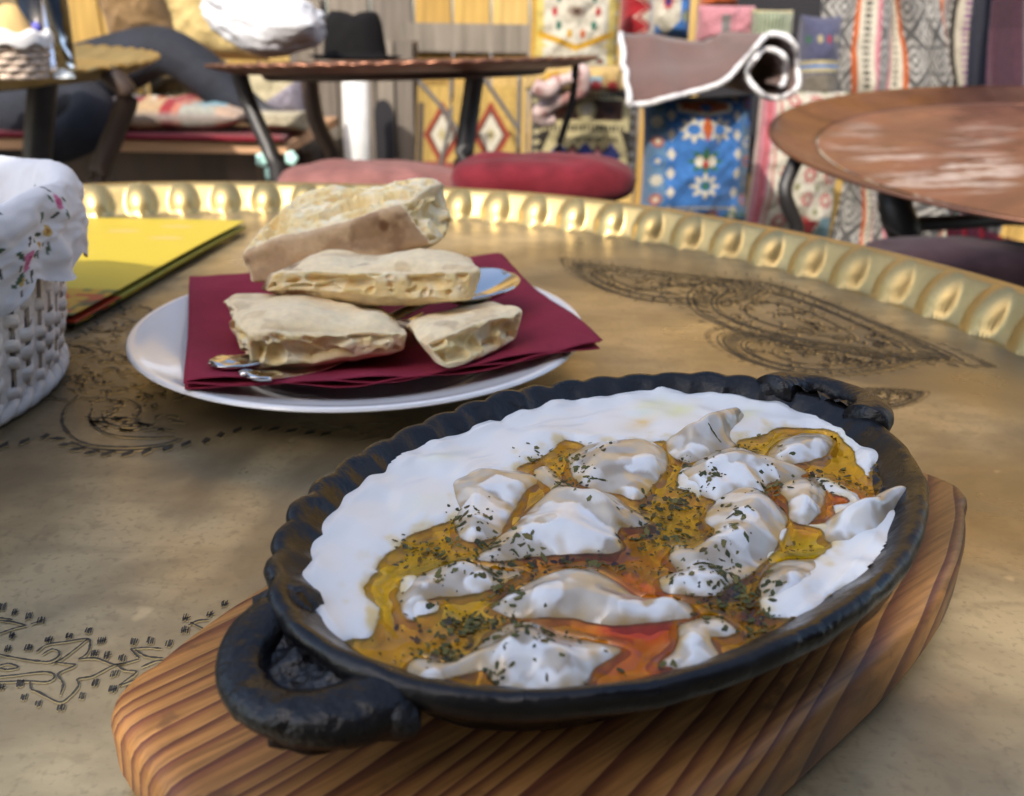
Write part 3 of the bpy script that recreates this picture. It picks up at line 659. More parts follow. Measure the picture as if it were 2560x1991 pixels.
# person: dark trousers and top, one knee drawn up; head and chest lie beyond the left edge
def person():
    Y0 = 2.34; J = {}
    def j(n, x, y, Y, r, kind, par): J[n] = (pd(x, y, Y), r, kind, par)
    j('pelvis', -110, 262, Y0, .125, 'trousers', None); j('waist', -190, 150, Y0 + .02, .12, 'top', 'pelvis'); j('chest', -250, -30, Y0 + .05, .145, 'top', 'waist')
    j('neckbase', -268, -190, Y0 + .06, .07, 'top', 'chest'); j('neck', -262, -240, Y0 + .05, .055, 'skin', 'neckbase'); j('head', -240, -330, Y0 + .03, .095, 'skin', 'neck'); j('crown', -240, -430, Y0 + .03, .075, 'hair', 'head')
    j('hipR', 0, 280, Y0 - .06, .10, 'trousers', 'pelvis'); j('midR', 220, 190, Y0 - .06, .085, 'trousers', 'hipR'); j('kneeR', 422, 112, Y0 - .06, .062, 'trousers', 'midR'); j('shinR', 520, 190, Y0 - .08, .058, 'trousers', 'kneeR'); j('ankR', 605, 262, Y0 - .1, .045, 'trousers', 'shinR'); j('toeR', 660, 292, Y0 - .12, .032, 'shoe', 'ankR'); j('tipR', 720, 300, Y0 - .13, .022, 'shoe', 'toeR')
    j('hipL', -10, 300, Y0 - .16, .10, 'trousers', 'pelvis'); j('midL', 130, 270, Y0 - .22, .085, 'trousers', 'hipL'); j('kneeL', 262, 262, Y0 - .26, .065, 'trousers', 'midL'); j('shinL', 215, 330, Y0 - .32, .055, 'trousers', 'kneeL'); j('ankL', 120, 372, Y0 - .34, .045, 'trousers', 'shinL'); j('toeL', 60, 392, Y0 - .4, .03, 'shoe', 'ankL')
    for s, dy in (('R', -.14), ('L', .16)):
        j('sh' + s, -262, -110, Y0 + .05 + dy, .065, 'top', 'chest'); j('el' + s, -180, 70, Y0 + .02 + dy * 1.3, .048, 'top', 'sh' + s); j('wr' + s, -70, 150, Y0 + dy * 1.1, .032, 'top', 'el' + s); j('pal' + s, -35, 170, Y0 + dy, .03, 'skin', 'wr' + s)
        for k in range(4): j('f%d' % k + s, 10 + 4 * (2 - abs(k - 1)), 165 + k * 16, Y0 + dy, .009, 'skin', 'pal' + s); j('g%d' % k + s, 28 + 4 * (2 - abs(k - 1)), 180 + k * 16, Y0 + dy, .008, 'skin', 'f%d' % k + s)
        j('th' + s, -30, 130, Y0 + dy - .02, .01, 'skin', 'pal' + s)
    names = list(J); idx = {n: i for i, n in enumerate(names)}
    me = bpy.data.meshes.new('person'); me.from_pydata([J[n][0].tolist() for n in names], [(idx[n], idx[J[n][3]]) for n in names if J[n][3]], [])
    ob = bpy.data.objects.new('tmp', me); COL.objects.link(ob)
    sk = ob.modifiers.new('skin', 'SKIN'); sk.use_smooth_shade = True
    for i, n in enumerate(names): me.skin_vertices[0].data[i].radius = (J[n][1], J[n][1])
    me.skin_vertices[0].data[0].use_root = True
    ob.modifiers.new('sub', 'SUBSURF').render_levels = 2; ob.modifiers['sub'].levels = 2
    dg = bpy.context.evaluated_depsgraph_get(); ev = ob.evaluated_get(dg)
    bm_ = bpy.data.meshes.new_from_object(ev); bpy.data.objects.remove(ob)
    kinds = ['trousers', 'top', 'skin', 'hair', 'shoe']
    mats = [mat('navy_trousers', lin(44, 52, 72, .24), .85, noise=.3, nscale=20, bump=.6, bscale=25, bdist=.01), mat('black_top', (.02, .02, .025), .85, bump=.4, bscale=25, bdist=.01), mat('skin', (.45, .27, .19), .5, sss=.1), mat('dark_hair', (.015, .012, .01), .5), mat('dark_shoe', (.03, .03, .035), .5)]
    bm_.materials.clear()
    for m in mats: bm_.materials.append(m)
    cen = np.array([p_.center for p_ in bm_.polygons]); jp = np.array([J[n][0] for n in names]); rr = np.array([J[n][1] for n in names])
    near = (np.linalg.norm(cen[:, None] - jp[None], axis=2) - rr[None] * .7).argmin(1)
    bm_.polygons.foreach_set('material_index', [kinds.index(J[names[i]][2]) for i in near]); bm_.polygons.foreach_set('use_smooth', [True] * len(bm_.polygons))
    o = bpy.data.objects.new('person', bm_); COL.objects.link(o)
    tag(o, 'person in dark navy trousers lounging on the bench with one knee drawn up', 'person')
person()

# ------------------------------------------------------------------ white post, grey board with arched slot, rug with diamonds, frame
a, b = pd(858, 150, 2.5), pd(905, 420, 2.5)
post = thing('white_post', 'thick white painted post under the copper tray', 'post', (pd(893, 430, 2.5)[0], 2.5, GZ))
V, F = tube([(pd(896, 420, 2.5)[0] + .012, 2.5, GZ), (pd(895, 410, 2.5)[0], 2.5, pd(895, 410, 2.5)[2]), (a[0] + .03, 2.5, .02)], [.038, .037, .036], 20)
part('shaft', V, F, mat('white_gloss_paint', (.56, .56, .54), .45, noise=.12, nscale=25), post)
V, F = tube([(a[0] + .03, 2.5, .0195), (a[0] + .03, 2.5, .03)], [.04, .038], 20); part('cap', V, F, LEGWOOD, post)
gb = thing('grey_cabinet', 'grey cabinet with a dark arched slot behind the white post', 'cabinet', (pd(890, 430, 2.75)[0], 2.78, GZ))
q0, q1 = pd(745, 175, 2.72), pd(1035, 175, 2.72); zt2 = .10
nb = 6
for k in range(nb):
    x0 = q0[0] + (q1[0] - q0[0]) * k / nb; x1_ = q0[0] + (q1[0] - q0[0]) * (k + 1) / nb
    MB().box(((x0 + x1_) / 2, 2.72 + .004 * (k % 2), (GZ + zt2) / 2), (x1_ - x0 - .006, .02, zt2 - GZ)).obj('board', PGREY[k % 2], gb, smooth_=False)
MB().box(((q0[0] + q1[0]) / 2, 2.80, (GZ + zt2) / 2), (q1[0] - q0[0], .10, zt2 - GZ - .01)).obj('carcass', LEGWOOD, gb, smooth_=False)
s0 = pd(960, 330, 2.70); prof = []
aw_, ah = .027, .09
pts = [(-aw_, -.16)] + [(-aw_ * math.cos(a_), ah * .55 + ah * .45 * math.sin(a_)) for a_ in np.linspace(0, math.pi, 12)] + [(aw_, -.16)]
V = [(s0[0] + x_, 2.708, s0[2] + z_) for x_, z_ in pts] + [(s0[0] + x_, 2.700, s0[2] + z_) for x_, z_ in pts]; n_p = len(pts)
part('slot_shade', V, [tuple(range(n_p))[::-1], tuple(range(n_p, 2 * n_p))] + [(i, (i + 1) % n_p, n_p + (i + 1) % n_p, n_p + i) for i in range(n_p)], DARKC, gb, smooth_=False)  # black plate standing in for the dark inside the slot
p = Pat(110, 110, lin(222, 186, 104, K))
p.m((((p.u * 40) % 1) < .2), lin(200, 164, 90, K))
for x_ in (.25, .72):
    p.dia(x_, .42, .19, .40, lin(170, 66, 50, K)); p.dia(x_, .42, .14, .30, lin(120, 100, 80, K)); p.dia(x_, .42, .115, .25, CREAM); p.dia(x_, .42, .05, .09, TAN)
p.m((p.v < .10) & (p.u < .4), lin(170, 90, 80, K)); p.rect(0, 0, .06, .8, lin(110, 96, 84, K))
P0, P1, P2, P3 = pd(1040, 425, 2.62), pd(1300, 425, 2.62), pd(1045, 215, 2.66), pd(1300, 215, 2.66)
sheet('diamond_rug', 'yellow rug with two red and white diamonds leaning on the plank wall', 'rug', p, lambda u, v: (P0 + (P1 - P0) * u[..., None]) * (1 - v[..., None]) + (P2 + (P3 - P2) * u[..., None]) * v[..., None] + np.stack([0 * u, .012 * np.sin(u * 12), 0 * u], -1))
fs = thing('folding_frame', 'thin grey metal folding frame in front of the diamond rug', 'frame', (pd(1150, 400, 2.5)[0], 2.5, GZ))
FRM = mat('grey_metal_frame', (.16, .15, .14), .5, .6)
for q in ([(1030, 185), (1120, 290), (1180, 400)], [(1130, 180), (1125, 300), (1100, 420)], [(1205, 190), (1260, 270), (1300, 330)], [(1300, 170), (1296, 390)], [(1040, 195), (1150, 180)]):
    part('rod', *tube(catmull(pd(np.array(q)[:, 0], np.array(q)[:, 1], np.full(len(q), 2.45)), 5), .006, 8), FRM, fs)
# pink twisted scarf
q = np.array([(1335, 215), (1365, 228), (1395, 205), (1430, 195), (1455, 180), (1452, 225), (1420, 245), (1375, 262), (1350, 285), (1360, 305), (1385, 298)])
P_ = catmull(pd(q[:, 0], q[:, 1], np.linspace(1.88, 1.92, len(q))), 6)
V, F = tube(P_, .015 + .003 * np.sin(np.arange(len(P_)) * .3), 14); V = V + .003 * vnoise(V, .03, 2)[:, None]
cc = np.where((vnoise(V, .02, 5) > .2)[:, None], lin(176, 130, 124, .6), lin(222, 196, 190, .6))
tag(mk('pink_scarf', V, F, FABRIC, col=cc), 'twisted pale pink scarf hanging over the dark kilim cushion', 'scarf')
p = Pat(60, 30, lin(236, 200, 130, K)); p.flower(.3, .5, .15, .3, GOLD, ORNG); p.rect(.62, 0, .78, .6, LBLUE); p.flower(.72, .2, .09, .3, RED); p.flower(.9, .2, .08, .3, RED)
c, w_, h_ = span(1310, 165, 1560, 225, 2.0)
cushion('gold_red_roll', 'gold and red rolled cushion below the gold medallion cushion', 'cushion', p, c, w_, h_, .07)

# ================================================================== brass table
TC = np.array([-.164, .319]); TR = .473
table = thing('brass_tray_table', 'big round engraved brass tray table with lobed rim carrying the meal', 'tray table', (TC[0], TC[1], GZ))
RW = .025; LOB = 84; zr = .0245
na, nr = 420, 130
t = np.arange(na) * 2 * math.pi / na; rr = np.linspace(.0005, TR - .010 - RW + .003, nr)
XY = np.stack([TC[0] + rr[None] * np.cos(t)[:, None], TC[1] + rr[None] * np.sin(t)[:, None]], -1)
pat = np.zeros((na, nr))
def patina(px, py, rx, ry, ang=0., k=1.):
    global pat
    c = pz(px, py)[:2]; d = XY - c; ca, sa = math.cos(ang), math.sin(ang)
    a = (d[..., 0] * ca + d[..., 1] * sa) / rx; b = (-d[..., 0] * sa + d[..., 1] * ca) / ry
    pat = np.maximum(pat, k * smooth(1.25 - np.hypot(a, b), 0, .5))
patina(1820, 745, .115, .045, -.95, .55); patina(1620, 690, .06, .04, -.6, .45); patina(2060, 880, .05, .035, -.8, .5)
patina(330, 940, .07, .11, .2, .55); patina(170, 1700, .055, .022, .35, .3); patina(250, 760, .06, .09, 0, .55); patina(1000, 700, .1, .12, 0, .3)
V = np.concatenate([XY, np.zeros((na, nr, 1))], -1)
part('tray_surface', V.reshape(-1, 3), gfaces(na, nr, True), BRASS, table, col=np.repeat(pat.reshape(-1, 1), 3, 1))
na = LOB * 20; t = np.arange(na) * 2 * math.pi / na; b = np.linspace(0, 1, 24)
a_ = ((t * LOB / (2 * math.pi)) % 1) * 2 - 1
rampz = zr * .93 * smooth(b, .12, .80)
bulge = np.clip(1 - np.abs(a_[:, None]) ** 2.2 - ((1 - b[None]) / .97) ** 2.0, 0, 1) ** .5
H = np.maximum(rampz[None] * 1.0, bulge * zr * (1 - .08 * smooth(b, .8, 1.0)[None]))
H = .35 * rampz[None] + .65 * H + .35 * (H - rampz[None])
r_ = TR - .010 - RW + RW * b
rad = np.broadcast_to(r_[None], H.shape) + 0
# turned-over lip
lipb = np.array([[.003, -.0006], [.008, -.0010], [.0102, -.0035], [.0098, -.010]])
Hl = np.concatenate([H] + [H[:, -1:] + l[1] for l in lipb], 1); Rl = np.concatenate([rad] + [rad[:, -1:] + l[0] for l in lipb], 1)
wob = .0012 * np.sin(t * 3 + 1) + .0008 * np.sin(t * 7)
V = np.stack([TC[0] + (Rl) * np.cos(t)[:, None], TC[1] + Rl * np.sin(t)[:, None], Hl + wob[:, None] * smooth(np.arange(Hl.shape[1]) / 24.)[None]], -1)
part('lobed_rim', V.reshape(-1, 3), gfaces(na, Hl.shape[1], True), BRASS_RIM, table)
# wooden folding stand under the tray
for k in range(6):
    a0 = k * math.pi / 3; a1 = a0 + .9
    part('leg', *tube([(TC[0] + .30 * math.cos(a0), TC[1] + .30 * math.sin(a0), GZ), (TC[0] + .30 * math.cos(a1), TC[1] + .30 * math.sin(a1), -.014)], .014, 8), LEGWOOD, table)
t2 = np.arange(64) * 2 * math.pi / 64
part('under_ring', *tube(np.stack([TC[0] + .33 * np.cos(t2), TC[1] + .33 * np.sin(t2), 0 * t2 - .016], 1), .013, 8, closed=True), LEGWOOD, table)
# engraving: dark cut lines
EZ = .00035
def strokes(name, lines, wd, z=EZ, jit=.25):
    m = MB()
    for L_ in lines:
        P_ = np.asarray(L_, float)
        if len(P_) < 2: continue
        T = np.gradient(P_, axis=0); T /= np.linalg.norm(T, axis=1)[:, None] + 1e-12; Nn = np.stack([-T[:, 1], T[:, 0]], 1)
        w_ = wd * (.65 + .35 * np.sin(np.linspace(.2, math.pi - .2, len(P_)))) * (1 + jit * rng.normal(size=len(P_)))
        n = len(P_); V = np.concatenate([np.c_[P_ + Nn * w_[:, None] / 2, np.full(n, z)], np.c_[P_ - Nn * w_[:, None] / 2, np.full(n, z)]])
        m.add(V, [(i, i + 1, n + i + 1, n + i) for i in range(n - 1)])
    o = m.obj(name, ENGRAVE, table, smooth_=False); o['kind'] = 'stuff'
    h = MB(); h.V = [(x + wd * .55, y - wd * .75, z_ - .00012) for x, y, z_ in m.V]; h.F = m.F
    o2 = h.obj(name + '_glint', GLINT, table, smooth_=False); o2['kind'] = 'stuff'; return o
def plan(fn, pts, n=6):
    q = np.array([fn(a, b) for a, b in pts]); return catmull(pz(q[:, 0], q[:, 1])[:, :2], n)
near = [[(0, 630), (100, 650), (200, 665), (270, 668), (320, 640), (320, 612), (280, 602), (230, 632)], [(200, 615), (260, 575), (360, 560), (480, 545), (490, 590), (470, 630), (430, 655)],
        [(430, 655), (520, 650), (580, 670), (640, 685), (760, 655)], [(480, 545), (400, 610), (330, 660), (280, 680)], [(300, 672), (360, 680), (410, 690), (320, 735), (345, 790), (330, 850)],
        [(0, 780), (150, 775), (250, 780), (295, 760), (290, 735), (230, 725), (100, 740), (0, 750)], [(165, 780), (172, 820), (210, 835), (320, 890), (380, 860), (430, 800), (425, 765), (500, 750), (560, 720), (620, 690), (690, 680)],
        [(715, 600), (735, 625), (760, 650)], [(715, 600), (800, 592), (880, 598)], [(740, 605), (800, 640), (890, 650)], [(640, 690), (680, 715), (745, 725), (690, 770), (650, 800)], [(650, 800), (760, 760), (830, 718)],
        [(770, 700), (840, 670), (900, 660)], [(0, 690), (50, 680), (100, 700), (40, 712), (0, 705)], [(0, 445), (60, 450), (140, 470)], [(0, 515), (70, 490), (150, 470)], [(0, 430), (70, 440)],
        [(1030, 470), (1080, 445), (1140, 440)], [(1040, 455), (1090, 480), (1110, 490)], [(240, 440), (170, 465)]]
dots = [(20, 370), (85, 400), (165, 420), (230, 445), (70, 525), (45, 600), (160, 595), (270, 550), (380, 530), (490, 500), (560, 555), (520, 622), (590, 635), (670, 650), (735, 560), (825, 555), (930, 570), (1020, 430), (1015, 495), (1150, 410), (1230, 355), (630, 735), (525, 785), (620, 820), (710, 820), (455, 855), (340, 920), (215, 900), (135, 865), (115, 790), (10, 810)]
strokes('engraved_stem', [plan(E4, l) for l in near], .00055)
sm = []
for (x, y) in dots:
    nn = random.choice((3, 4, 4))
    for k in range(nn):
        x0 = x + (k - nn / 2) * 10 + random.uniform(-3, 3); sl = random.uniform(6, 14)
        sm.append(plan(E4, [(x0 + sl * .6, y - 18 + random.uniform(-5, 5)), (x0, y), (x0 - sl * .3, y + 16 + random.uniform(-5, 5))], 2))
    if random.random() < .5: sm.append(plan(E4, [(x - 22, y + 6), (x, y + 2), (x + 22, y - 6)], 2))
strokes('engraved_dashes', sm, .00042)
# paisley with rope border, left of the plate
rope = [(20, 522), (150, 496), (240, 478), (320, 460), (370, 500), (450, 542), (580, 566), (700, 572), (820, 570), (920, 552), (1040, 532), (1130, 512), (1240, 496), (1330, 462), (1430, 430), (1560, 420), (1700, 425), (1950, 450), (2030, 452)]
rp = plan(F6, rope, 10); sm = []
cum = np.r_[0, np.cumsum(np.linalg.norm(np.diff(rp, axis=0), axis=1))]
for s_ in np.arange(0, cum[-1], .0072):
    i = min(np.searchsorted(cum, s_), len(rp) - 3); c = rp[i]; T = rp[i + 2] - rp[i]; T /= np.linalg.norm(T) + 1e-9; N_ = np.array([-T[1], T[0]])
    for o_ in (-.0011, 0, .0011): sm.append(np.array([c - T * .0019 + N_ * (o_ - .0012), c + N_ * o_, c + T * .0019 + N_ * (o_ + .0012)]))
arcs = [[(480, 215), (400, 290), (378, 380), (440, 470), (560, 520), (800, 532), (1000, 512), (1090, 480)], [(560, 300), (545, 360), (600, 425), (700, 462), (900, 474), (1060, 468)], [(620, 330), (640, 380), (740, 410), (860, 405)], [(660, 250), (760, 240), (850, 290), (820, 360), (740, 350)], [(850, 430), (950, 420), (1050, 430)], [(430, 500), (560, 545), (800, 552), (1040, 520)]]
lines = [plan(F6, l) for l in arcs]
for k in range(300):
    x, y = random.gauss(650, 230), random.uniform(-330, 420); a0 = random.uniform(0, 6.3); R0 = random.uniform(10, 55)
    if y > 250 and (x < 560 or x > 1150): continue
    sw = random.uniform(.8, 2.6); lines.append(plan(F6, [(x + R0 * 1.6 * math.cos(a0 + sw * q), y + R0 * .5 * math.sin(a0 + sw * q)) for q in (0, .33, .66, 1)], 4))
strokes('engraved_rope', sm, .0011); strokes('engraved_paisley', lines, .0013)
# paisleys beyond the dish, right of the plate
def paisley(c, L_, ang, curl, seed):
    rs = random.Random(seed); out = []
    def mp(a, b):
        b = b + curl * a * a; ca, sa = math.cos(ang), math.sin(ang); a, b = a * L_, b * L_
        return np.array([c[0] + a * ca - b * sa, c[1] + a * sa + b * ca])
    tt = np.linspace(0, 2 * math.pi, 60)
    def ring(s): return [mp(s * math.cos(q), s * .62 * math.sin(q) * (math.sin(q / 2) ** .7)) for q in tt]
    for s in (1., .93, .74, .69, .42): out.append(np.array(ring(s)))
    for q in np.linspace(.15, 6.1, 44):
        out.append(np.array([mp(.96 * math.cos(q), .595 * math.sin(q) * math.sin(q / 2) ** .7), mp(.84 * math.cos(q + .04), .52 * math.sin(q + .04) * math.sin((q + .04) / 2) ** .7), mp(.78 * math.cos(q), .48 * math.sin(q) * math.sin(q / 2) ** .7)]))
        out.append(np.array([mp(1.08 * math.cos(q), .67 * math.sin(q) * math.sin(q / 2) ** .7), mp(1.15 * math.cos(q), .72 * math.sin(q) * math.sin(q / 2) ** .7)]))
    for k in range(70):
        q = rs.uniform(0, 6.28); s = .66 * math.sqrt(rs.random()); x, y = s * math.cos(q), s * .62 * math.sin(q) * abs(math.sin(q / 2)) ** .7
        a0 = rs.uniform(0, 6.3); R0 = rs.uniform(.03, .10); sw = rs.uniform(1.5, 4.5)
        out.append(catmull([mp(x + R0 * (1 - .15 * i) * math.cos(a0 + sw * i / 4), y + R0 * (1 - .15 * i) * math.sin(a0 + sw * i / 4)) for i in range(5)], 3))
    return out
c1 = pz(*G3(1200, 560))[:2]; c2 = pz(*G3(560, 400))[:2]; c3 = pz(*G3(1580, 890))[:2]; c4 = pz(*G3(1280, 720))[:2]
ln = paisley(c1, .088, -1.0, .25, 1); strokes('engraved_large_paisley', ln, .0012)
strokes('engraved_far_paisley', paisley(c2, .07, 2.6, -.3, 2), .0013)
strokes('engraved_rosette', paisley(c3, .022, .3, 0, 3), .0005); strokes('engraved_small_paisley', paisley(c4, .05, -.3, .3, 4), .0009)

# ================================================================== serving board
DC = np.array([.0273, .188]); DA = math.radians(42); UX = np.array([math.cos(DA), math.sin(DA)]); VX = np.array([-math.sin(DA), math.cos(DA)])
def loc(u, v, z): return np.stack([DC[0] + u * UX[0] + v * VX[0], DC[1] + u * UX[1] + v * VX[1], z + 0 * u], -1)
def unloc(p): d = np.asarray(p)[..., :2] - DC; return d @ UX, d @ VX
BT = .022
def wood_material():
    m = bpy.data.materials.new('oiled_pine'); m.use_nodes = True; t = m.node_tree; p = t.nodes['Principled BSDF']; N = lambda k: t.nodes.new(k); L = t.links.new
    tc = N('ShaderNodeTexCoord'); mp = N('ShaderNodeMapping'); mp.inputs['Rotation'].default_value = (0, 0, -DA + math.radians(3)); L(tc.outputs['Object'], mp.inputs[0])
    st = N('ShaderNodeMapping'); st.inputs['Scale'].default_value = (5, 40, 12); L(mp.outputs[0], st.inputs[0])
    nz = N('ShaderNodeTexNoise'); nz.inputs['Scale'].default_value = .9; nz.inputs['Detail'].default_value = 2; L(st.outputs[0], nz.inputs['Vector'])
    sx = N('ShaderNodeSeparateXYZ'); L(mp.outputs[0], sx.inputs[0])
    def M(op, a, b=None, c=None):
        k = N('ShaderNodeMath'); k.operation = op
        for i, v in enumerate((a, b, c)):
            if v is None: continue
            if isinstance(v, (int, float)): k.inputs[i].default_value = v
            else: L(v, k.inputs[i])
        return k.outputs[0]
    bow = M('MULTIPLY', M('MULTIPLY', sx.outputs[0], sx.outputs[0]), -.9)
    v = M('ADD', M('ADD', M('MULTIPLY_ADD', nz.outputs[0], .011, sx.outputs[1]), bow), M('MULTIPLY', sx.outputs[2], .25))
    n1 = N('ShaderNodeTexNoise'); n1.noise_dimensions = '1D'; n1.inputs['Scale'].default_value = 55; n1.inputs['Detail'].default_value = 0; L(v, n1.inputs['W'])
    ph = M('MULTIPLY_ADD', v, 215., M('MULTIPLY', n1.outputs[0], 3.0))
    fr = M('FRACT', ph)
    cr = N('ShaderNodeValToRGB'); L(fr, cr.inputs[0]); e = cr.color_ramp.elements
    e[0].position = 0; e[0].color = (.36, .175, .055, 1); e[1].position = 1; e[1].color = (.37, .195, .068, 1)
    for pos, c in ((.45, (.32, .145, .044, 1)), (.66, (.22, .088, .032, 1)), (.82, (.135, .046, .022, 1)), (.93, (.115, .038, .020, 1)), (.96, (.32, .16, .055, 1))):
        q = e.new(pos); q.color = c
    fi = N('ShaderNodeTexNoise'); fi.inputs['Scale'].default_value = 1; fi.inputs['Detail'].default_value = 4
    s2 = N('ShaderNodeMapping'); s2.inputs['Scale'].default_value = (40, 900, 200); L(mp.outputs[0], s2.inputs[0]); L(s2.outputs[0], fi.inputs['Vector'])
    f2 = N('ShaderNodeTexNoise'); f2.inputs['Scale'].default_value = 35; f2.inputs['Detail'].default_value = 6; L(mp.outputs[0], f2.inputs['Vector'])
    def mr(s, a, b, c, d):
        k = N('ShaderNodeMapRange')
        for q, x in zip((1, 2, 3, 4), (a, b, c, d)): k.inputs[q].default_value = x
        L(s, k.inputs[0]); return k.outputs[0]
    mult = M('MULTIPLY', mr(fi.outputs[0], .3, .7, .62, 1.2), mr(f2.outputs[0], .3, .72, .72, 1.15))
    mx = N('ShaderNodeMix'); mx.data_type = 'RGBA'; mx.blend_type = 'MULTIPLY'; mx.inputs[0].default_value = 1; L(cr.outputs[0], mx.inputs[6]); L(mult, mx.inputs[7])
    sc = N('ShaderNodeTexNoise'); sc.inputs['Scale'].default_value = 130; sc.inputs['Detail'].default_value = 5; L(mp.outputs[0], sc.inputs['Vector'])
    m2 = N('ShaderNodeMix'); m2.data_type = 'RGBA'; L(mr(sc.outputs[0], .64, .72, 0, .6), m2.inputs[0]); L(mx.outputs[2], m2.inputs[6]); m2.inputs[7].default_value = (.10, .045, .02, 1)
    L(m2.outputs[2], p.inputs['Base Color']); L(mr(f2.outputs[0], .3, .7, .36, .55), p.inputs['Roughness']); p.inputs['Specular IOR Level'].default_value = .28
    b = N('ShaderNodeBump'); b.inputs['Strength'].default_value = .35; b.inputs['Distance'].default_value = .0006
    hh = M('ADD', M('MULTIPLY', fr, -.8), M('MULTIPLY', sc.outputs[0], 1.2)); L(hh, b.inputs['Height']); L(b.outputs[0], p.inputs['Normal'])
    return m
cv = .005
def rounded_outline(inset):
    pts = []; u0, u1 = -.112 + inset, .127 - inset; rc = .011
    f = lambda u: .037 + .025 * (1 - abs((u - .0075) / .1195) ** 3) - inset
    for u in np.linspace(u0 + rc, u1 - rc, 60): pts.append((u, cv + f(u)))
    for a in np.linspace(math.pi / 2, 0, 8)[1:]: pts.append((u1 - rc + rc * math.cos(a), cv + f(u1 - rc) - rc + rc * math.sin(a)))
    for a in np.linspace(0, -math.pi / 2, 8)[:]: pts.append((u1 - rc + rc * math.cos(a), cv - f(u1 - rc) + rc + rc * math.sin(a)))
    for u in np.linspace(u1 - rc, u0 + rc, 60)[1:]: pts.append((u, cv - f(u)))
    for a in np.linspace(-math.pi / 2, -math.pi, 8)[1:]: pts.append((u0 + rc + rc * math.cos(a), cv - f(u0 + rc) + rc + rc * math.sin(a)))
    for a in np.linspace(math.pi, math.pi / 2, 8)[:-1]: pts.append((u0 + rc + rc * math.cos(a), cv + f(u0 + rc) - rc + rc * math.sin(a)))
    return np.array(pts)
rings = []
for ins, z in ((.004, .0008), (.001, .0025), (0., .006), (0., BT - .005), (.0008, BT - .0026), (.0022, BT - .0010), (.0045, BT - .0002), (.007, BT), (.02, BT)):
    o = rounded_outline(ins); rings.append(loc(o[:, 0], o[:, 1], z))
n = len(rings[0]); R_ = np.array(rings).transpose(1, 0, 2)
F = gfaces(n, len(rings), True).tolist(); F.append([i * len(rings) + len(rings) - 1 for i in range(n)]); F.append([i * len(rings) for i in range(n)][::-1])
bo = mk('serving_board', R_.reshape(-1, 3), F, wood_material()); tag(bo, 'boat-shaped striped pine serving board under the black dish', 'board')
m_ = bo.modifiers.new('en', 'EDGE_SPLIT'); m_.split_angle = math.radians(60)

# ================================================================== black oval dish
ZB = BT + .0006; ZR = .0525; DAa, DBb = .0885, .0622; ZC = .0456
IRONP = mat('seasoned_iron', (.0055, .005, .0055), .33, 0, .36, noise=.35, nscale=120, bump=.45, bscale=280, bdist=.0010, rvar=.16)
nt_ = 528; th = np.arange(nt_) * 2 * math.pi / nt_
# profile: (inset from the rim, z, scallop weight)
prof = [(.044, ZB + .006, 0), (.036, ZB + .0066, 0), (.028, ZB + .009, 0), (.020, ZB + .014, 0), (.0130, ZB + .019, .2), (.0100, ZR - .0066, .8), (.0080, ZR - .0044, 1.2), (.0060, ZR - .0026, 1.3), (.0042, ZR - .0010, 1.1), (.0028, ZR - .0001, .8), (.0016, ZR, .7), (.0006, ZR - .0008, .75),
        (0, ZR - .0022, .8), (.0003, ZR - .0042, .7), (.0018, ZR - .0060, .5), (.0050, ZR - .0082, .3), (.0100, ZR - .0125, .1), (.0170, ZR - .020, 0), (.0230, ZB + .002, 0), (.026, ZB, 0), (.044, ZB, 0)]
NS = 40
arc = np.cumsum(np.hypot(DAa * np.sin(th), DBb * np.cos(th))); arc = arc / arc[-1]
sc = np.abs(np.cos(arc * math.pi * NS)) - .6
sc = sc * (.16 + .84 * smooth(np.sin(th + .15), -.35, .35)) * (1 + .25 * np.sin(th * 5 + 1))
V = np.zeros((nt_, len(prof), 3))
for k, (ins, z, wgt) in enumerate(prof):
    o_ = wgt * .0019 * sc
    a_, b_ = DAa - ins, DBb - ins
    u = (a_ + o_) * np.cos(th); v = (b_ + o_) * np.sin(th)
    V[:, k] = loc(u, v, z + wgt * .0008 * sc)
irr = fbm(V, .016, 21, 3); V[..., 2] += .0007 * irr * (np.array([p_[2] for p_ in prof])[None] > .15); V[..., :2] += (.0004 * fbm(V, .012, 5, 3))[..., None] * np.array([1., .6])
F = gfaces(nt_, len(prof), True).tolist(); F.append([i * len(prof) for i in range(nt_)]); F.append([i * len(prof) + len(prof) - 1 for i in range(nt_)][::-1])
dish = thing('oval_dish', 'black cast iron oval dish with scalloped rim holding dumplings in yogurt', 'dish', (DC[0], DC[1], ZB))
part('bowl', V.reshape(-1, 3), F, IRONP, dish)
IRONH = mat('cast_handle_iron', (.0055, .005, .0055), .35, 0, .36, noise=.35, nscale=120, bump=.9, bscale=210, bdist=.0016, rvar=.16)
ROUGHI = mat('rough_cast_iron', (.010, .0095, .0105), .45, 0, .45, noise=.4, nscale=150, bump=1., bscale=230, bdist=.0022, rvar=.15)
